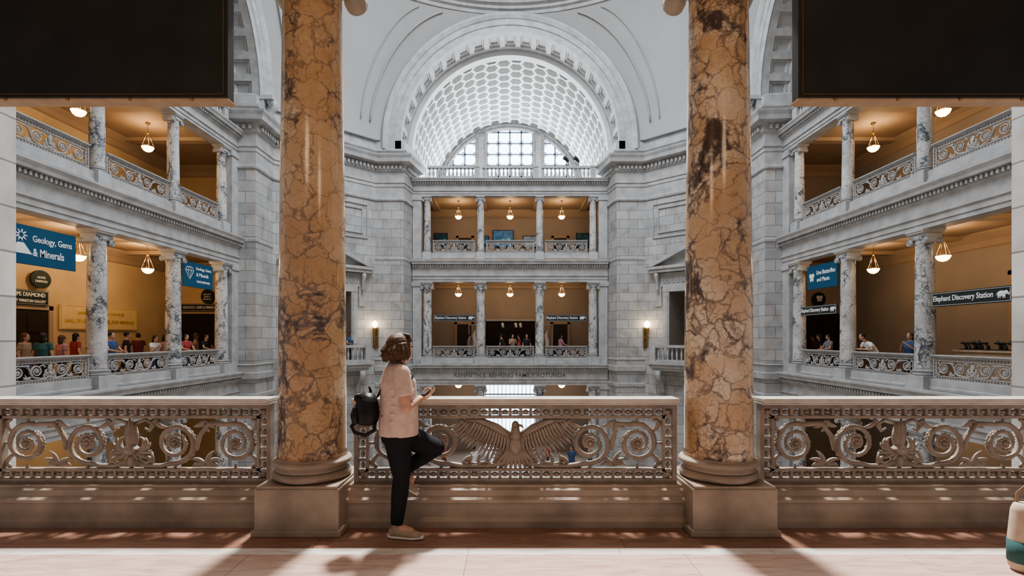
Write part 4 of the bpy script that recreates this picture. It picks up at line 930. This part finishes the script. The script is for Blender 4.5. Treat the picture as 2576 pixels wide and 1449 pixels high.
# ---- the visitor leaning on the rail
fw=V((.90,.43,0)).normalized(); sdv=V((-fw.y,fw.x,0)); D=3.93
J={'pel':W(1003,1078,D),'waist':W(1004,1020,D),'chest':W(1000,962,D),'sho':W(998,930,D),'neckb':W(1000,908,D),'head':W(1009,876,D),'fwd':fw,'hfwd':V((.66,.74,.10))}
J['Rsh']=J['sho']-sdv*.155+V((0,0,-.015)); J['Lsh']=J['sho']+sdv*.155+V((0,0,-.015))
J['Rel']=W(1022,1024,3.76); J['Rwr']=W(1052,1004,3.96); J['Lel']=W(1040,1015,4.10); J['Lwr']=W(1060,1000,4.12)
J['Rhd']=V((.50,.74,.32)); J['Rpn']=V((.2,-.1,1)); J['Lhd']=V((.85,-.2,.35)); J['Lpn']=V((-.1,-.2,1)); J['curl']=.6
J['Rhip']=W(1000,1092,3.87); J['Rkn']=W(1010,1200,3.89); J['Ran']=W(998,1318,3.90); J['Rtoe']=W(1040,1336,3.88)
J['Lhip']=W(1008,1094,4.0); J['Lkn']=W(1098,1126,4.02); J['Lan']=W(1010,1186,4.05); J['Ltoe']=W(1042,1210,4.03)
TEE=cm("peach_tee",(.64,.49,.43)); JEAN=cm("black_jeans",(.012,.013,.018)); SNK=M("sneaker_beige",(.42,.33,.24),.7,var=.1,scale=20); SOLE=M("sole_white",(.75,.72,.66),.6,var=.05)
SKW=M("skin_warm",(.60,.36,.26),.5,var=.06,scale=12)
def woman():
    f=fw; b=voxel(make_body(J,bulk=1.0),"person",SKW,.0065,3); tag(b,"person in peach t-shirt and black jeans leaning with phone","person")
    R=rotm(J['hfwd']); h=J['head']
    m=MB()
    for s in (-1,1): m.ell(h+R@V((.083,s*.030,.005)),(.008,.012,.008),8,6,R)
    m.obj("eyes",DARK,b)
    m=MB(); ps=[J['pel']-V((0,0,.045)),J['pel']+V((0,0,.04)),J['waist'],J['waist'].lerp(J['chest'],.5),J['chest'],J['sho'],J['neckb']-V((0,0,.012))]
    m.tube(ps,[(.168,.150),(.170,.150),(.165,.145),(.165,.140),(.17,.138),(.155,.095),(.07,.062)],24,up=f)
    m.ell(J['chest']+f*.05-V((0,0,.02)),(.10,.10,.09))
    for s in 'LR':
        a,c=J[s+'sh'],J[s+'el']; m.ell(a,.066); m.tube([J['sho'].lerp(a,.2),a],[.066,.066],12,up=f); m.tube([a,a.lerp(c,.4),a.lerp(c,.68)],[.066,.068,.070],16,up=f)
    for k in range(6):
        z=J['waist'].z-.12+.06*k; c0=V((J['waist'].x,J['waist'].y,z)); q=.150
        m.tube([c0-f*.10-sdv*(q-.01)+V((0,0,.02)),c0-sdv*(q+.006),c0+f*.09-sdv*(q-.02)+V((0,0,-.03+.01*k))],[.006,.012,.006],6)
    voxel(m,"t_shirt",TEE,.0075,3,b)
    m=MB(); m.tube([J['pel']-V((0,0,.10)),J['pel']-V((0,0,.02)),J['pel']+V((0,0,.04))],[(.14,.13),(.160,.142),(.15,.135)],20,up=f)
    a,c,e=J['Rhip'],J['Rkn'],J['Ran']; m.tube([a,a.lerp(c,.5),c,c.lerp(e,.35),e],[.108,.092,.066,.066,.048],18,up=f)
    a,c,e=J['Lhip'],J['Lkn'],J['Lan']; m.tube([a,a.lerp(c,.5),c],[.105,.092,.070],18,up=(0,0,1)); m.ell(c,.068); m.tube([c,c.lerp(e,.35),e],[.066,.062,.045],18,up=(0,0,1))
    voxel(m,"jeans",JEAN,.008,4,b)
    m=MB(); m.ell(h+R@V((-.026,0,.022)),(.098,.092,.101),20,14,R); m.ell(h+R@V((-.05,0,-.030)),(.072,.090,.068),18,12,R)
    rnd=random.Random(5)
    for k in range(44):
        a=-2.0+4.0*k/43+pi; r1=.088; w_=rnd.uniform(-.014,.014); v_=rnd.uniform(-.01,.01); p0=h+R@V((-.03+r1*math.cos(a)*.9,r1*math.sin(a),.045)); p1=h+R@V((-.04+(.104+w_)*math.cos(a),(.100+w_)*math.sin(a),-.005)); p2=h+R@V((-.045+(.108-w_)*math.cos(a+.16),.108*math.sin(a+.16),-.040)); p3=h+R@V((-.045+(.100+v_)*math.cos(a-.05),.102*math.sin(a-.05),-.064-.014*(k%3)))
        m.tube([p0,p1,p2,p3],[.008,.011,.010,.005],7,up=(1,0,0))
    for k in range(9):
        a=-1.0+2.0*k/8; p0=h+R@V((-.02,0,.126)); p1=h+R@V((.06*math.cos(a),.08*math.sin(a),.098)); p2=h+R@V((.082*math.cos(a),.094*math.sin(a),.045)); m.tube([p0,p1,p2],[.010,.012,.006],7,up=(1,0,0))
    voxel(m,"hair",HBR,.0048,1,b)
    def shoe(an,toe,fl):
        d=(toe-an); 
        if fl: d.z=0
        d.normalize(); up=V((0,0,1)) if fl else V((.5,0,.86)); up=(up-d*up.dot(d)).normalized(); o=an-up*.078
        root=MB(); root.tube([o-d*.05+up*.03,o-d*.01+up*.045,o+d*.06+up*.04,o+d*.13+up*.03,o+d*.195+up*.022],[(.034,.034),(.040,.048),(.043,.040),(.046,.030),(.032,.018)],14,up=up); root.tube([o+up*.04,o+up*.088],[.044,.045],12,up=d)
        sh=voxel(root,"shoe",SNK,.006,3,b)
        s=MB(); s.tube([o-d*.065+up*.01,o-d*.03+up*.008,o+d*.06+up*.008,o+d*.14+up*.008,o+d*.215+up*.012],[(.028,.012),(.041,.014),(.043,.014),(.049,.014),(.028,.011)],14,up=up); s.obj("shoe_sole",SOLE,sh)
        l=MB(); sd=d.cross(up)
        for q in range(4): c0=o+d*(.05+.025*q)+up*(.079-.010*q); l.tube([c0-sd*.022,c0+up*.004,c0+sd*.022],.0035,6,up=up)
        l.obj("shoe_laces",SOLE,sh)
    shoe(V((J['Ran'].x,J['Ran'].y,.082)),V((J['Rtoe'].x,J['Rtoe'].y,.02)),True); shoe(J['Lan'],J['Ltoe'],False)
    return b
woman()
m=MB(); pc=J['Rwr']+V((.50,.74,.32)).normalized()*.10+V((0.0,-.0,.024)); m.box((0,0,0),(.066,.135,.009)); ph=m.obj("phone",DARK,bevel=.003,loc=pc); ph.rotation_euler=(.45,-.15,-.6); tag(ph,"black smartphone held above the handrail","phone")
LEA=M("leather_black",(.013,.012,.012),.5,var=.3,scale=25,bump=.15)
bk=W(923,1024,D-.02)
AX=rotm(V((.93,.36,0))).to_3x3()
m=MB()
m.tube([bk+AX@V((.0,0,-.135)),bk+AX@V((0,0,-.11)),bk+AX@V((0,0,-.04)),bk+AX@V((.005,0,.05)),bk+AX@V((.015,0,.09)),bk+AX@V((.02,0,.115))],[(.085,.06),(.125,.085),(.135,.095),(.12,.082),(.095,.062),(.05,.035)],20,up=AX@V((1,0,0)))
bp=voxel(m,"backpack",LEA,.008,6); tag(bp,"small black leather backpack worn on the visitor's back","backpack")
m=MB(); m.tube([bk+AX@V((-.085,0,-.12)),bk+AX@V((-.09,0,-.06)),bk+AX@V((-.085,0,.0))],[(.07,.025),(.085,.035),(.06,.02)],14,up=AX@V((1,0,0))); voxel(m,"front_pocket",LEA,.007,4,bp)
m=MB(); m.tube([bk+AX@V((-.055,-.07,.085)),bk+AX@V((-.085,0,.075)),bk+AX@V((-.055,.07,.085))],[(.03,.012)]*3,8); m.tube([bk+AX@V((.03,-.03,.11)),bk+AX@V((.02,-.02,.155)),bk+AX@V((.02,.02,.155)),bk+AX@V((.03,.03,.11))],.008,8); m.obj("top_flap",LEA,bp)
m=MB(); t=bk+AX@V((.07,-.07,.08)); s_=J['Rsh']+V((-.01,.045,.075)); fr_=J['Rsh']+fw*.085+V((0,.03,-.02)); 
m.tube([t,t.lerp(s_,.6)+V((-.02,0,.02)),s_,fr_,J['Rsh']+fw*.07+V((-.02,-.02,-.17)),bk+AX@V((.10,-.12,-.06))],[(.016,.006)]*6,8,up=(0,0,1)); m.obj("shoulder_strap",LEA,bp)
m=MB(); b0=bk+AX@V((.05,-.09,-.10)); m.tube([b0,W(942,1082,D-.1),W(918,1096,D-.1),W(892,1088,D-.1),W(884,1072,D-.08),W(900,1058,D-.06)],[(.015,.006)]*6,8,up=(0,1,0)); m.obj("loose_strap",LEA,bp)
# bag standing in for a passer-by at the gallery edge
m=MB(); m.tube([(0,0,.0),(0,0,.03),(0,0,.22),(0,0,.40),(0,0,.44)],[(.13,.09),(.15,.10),(.15,.10),(.14,.08),(.13,.06)],20,up=(0,1,0))
bgm=m.obj("bag_for_passerby",[M("canvas_beige",(.50,.40,.31),.85,var=.1,scale=20)],loc=(3.43,3.35,.002)); tag(bgm,"beige and teal cloth bag standing in for a passer-by","bag")
m=MB(); m.tube([(0,0,.06),(0,0,.20)],[(.155,.105),(.155,.105)],20,up=(0,1,0)); m.obj("teal_band",CL['teal'],bgm)
for s in (-1,1):
    m=MB(); m.tube([(-.07,s*.05,.40),(-.06,s*.05,.50),(0,s*.05,.55),(.06,s*.05,.50),(.07,s*.05,.40)],[(.012,.005)]*5,8); m.obj("handle",CL['tan'],bgm)
# ------------------------------------------------------------------ lights
def area(loc,rot,size,power,color=(1,1,1),shape='SQUARE',sy=None):
    l=bpy.data.lights.new("light",'AREA'); l.energy=power; l.color=color; l.shape=shape; l.size=size
    if sy: l.size_y=sy
    o=bpy.data.objects.new("light",l); COL.objects.link(o); o.location=loc; o.rotation_euler=rot; return o
sl=bpy.data.lights.new("sun_beam",'SPOT'); sl.energy=78000; sl.color=(1,.97,.93); sl.shadow_soft_size=1.3; sl.spot_size=math.radians(34); sl.spot_blend=.35
so=bpy.data.objects.new("sun_beam",sl); COL.objects.link(so); so.location=(0,YC,27.3); so.rotation_euler=(V((0,2.6,0))-V((0,YC,27.3))).to_track_quat('-Z','Y').to_euler()
area((0,YC,20.9),(0,0,0),15,4400,(.85,.92,1),'DISK')  # added fill disc under the dome, not a fixture of the rotunda
area((0,37.9,12.0),(math.radians(-125),0,0),10.0,1500,(.90,.95,1),'RECTANGLE',2.4)  # added hidden area strengthening the lunette window's light on the coffers
area((0,34.3,10.75),(pi,0,0),10.5,220,(.92,.96,1),'RECTANGLE',8.0)
plight((-1.6,.8,4.2),55,(1,.72,.46),.4); plight((1.6,.8,4.2),55,(1,.72,.46),.4)
w=bpy.data.worlds.new("world"); bpy.context.scene.world=w; w.use_nodes=True
w.node_tree.nodes["Background"].inputs[0].default_value=(.70,.76,.85,1); w.node_tree.nodes["Background"].inputs[1].default_value=.4
bpy.context.scene.view_settings.view_transform='AgX'
bpy.context.scene.view_settings.look='AgX - Medium High Contrast'
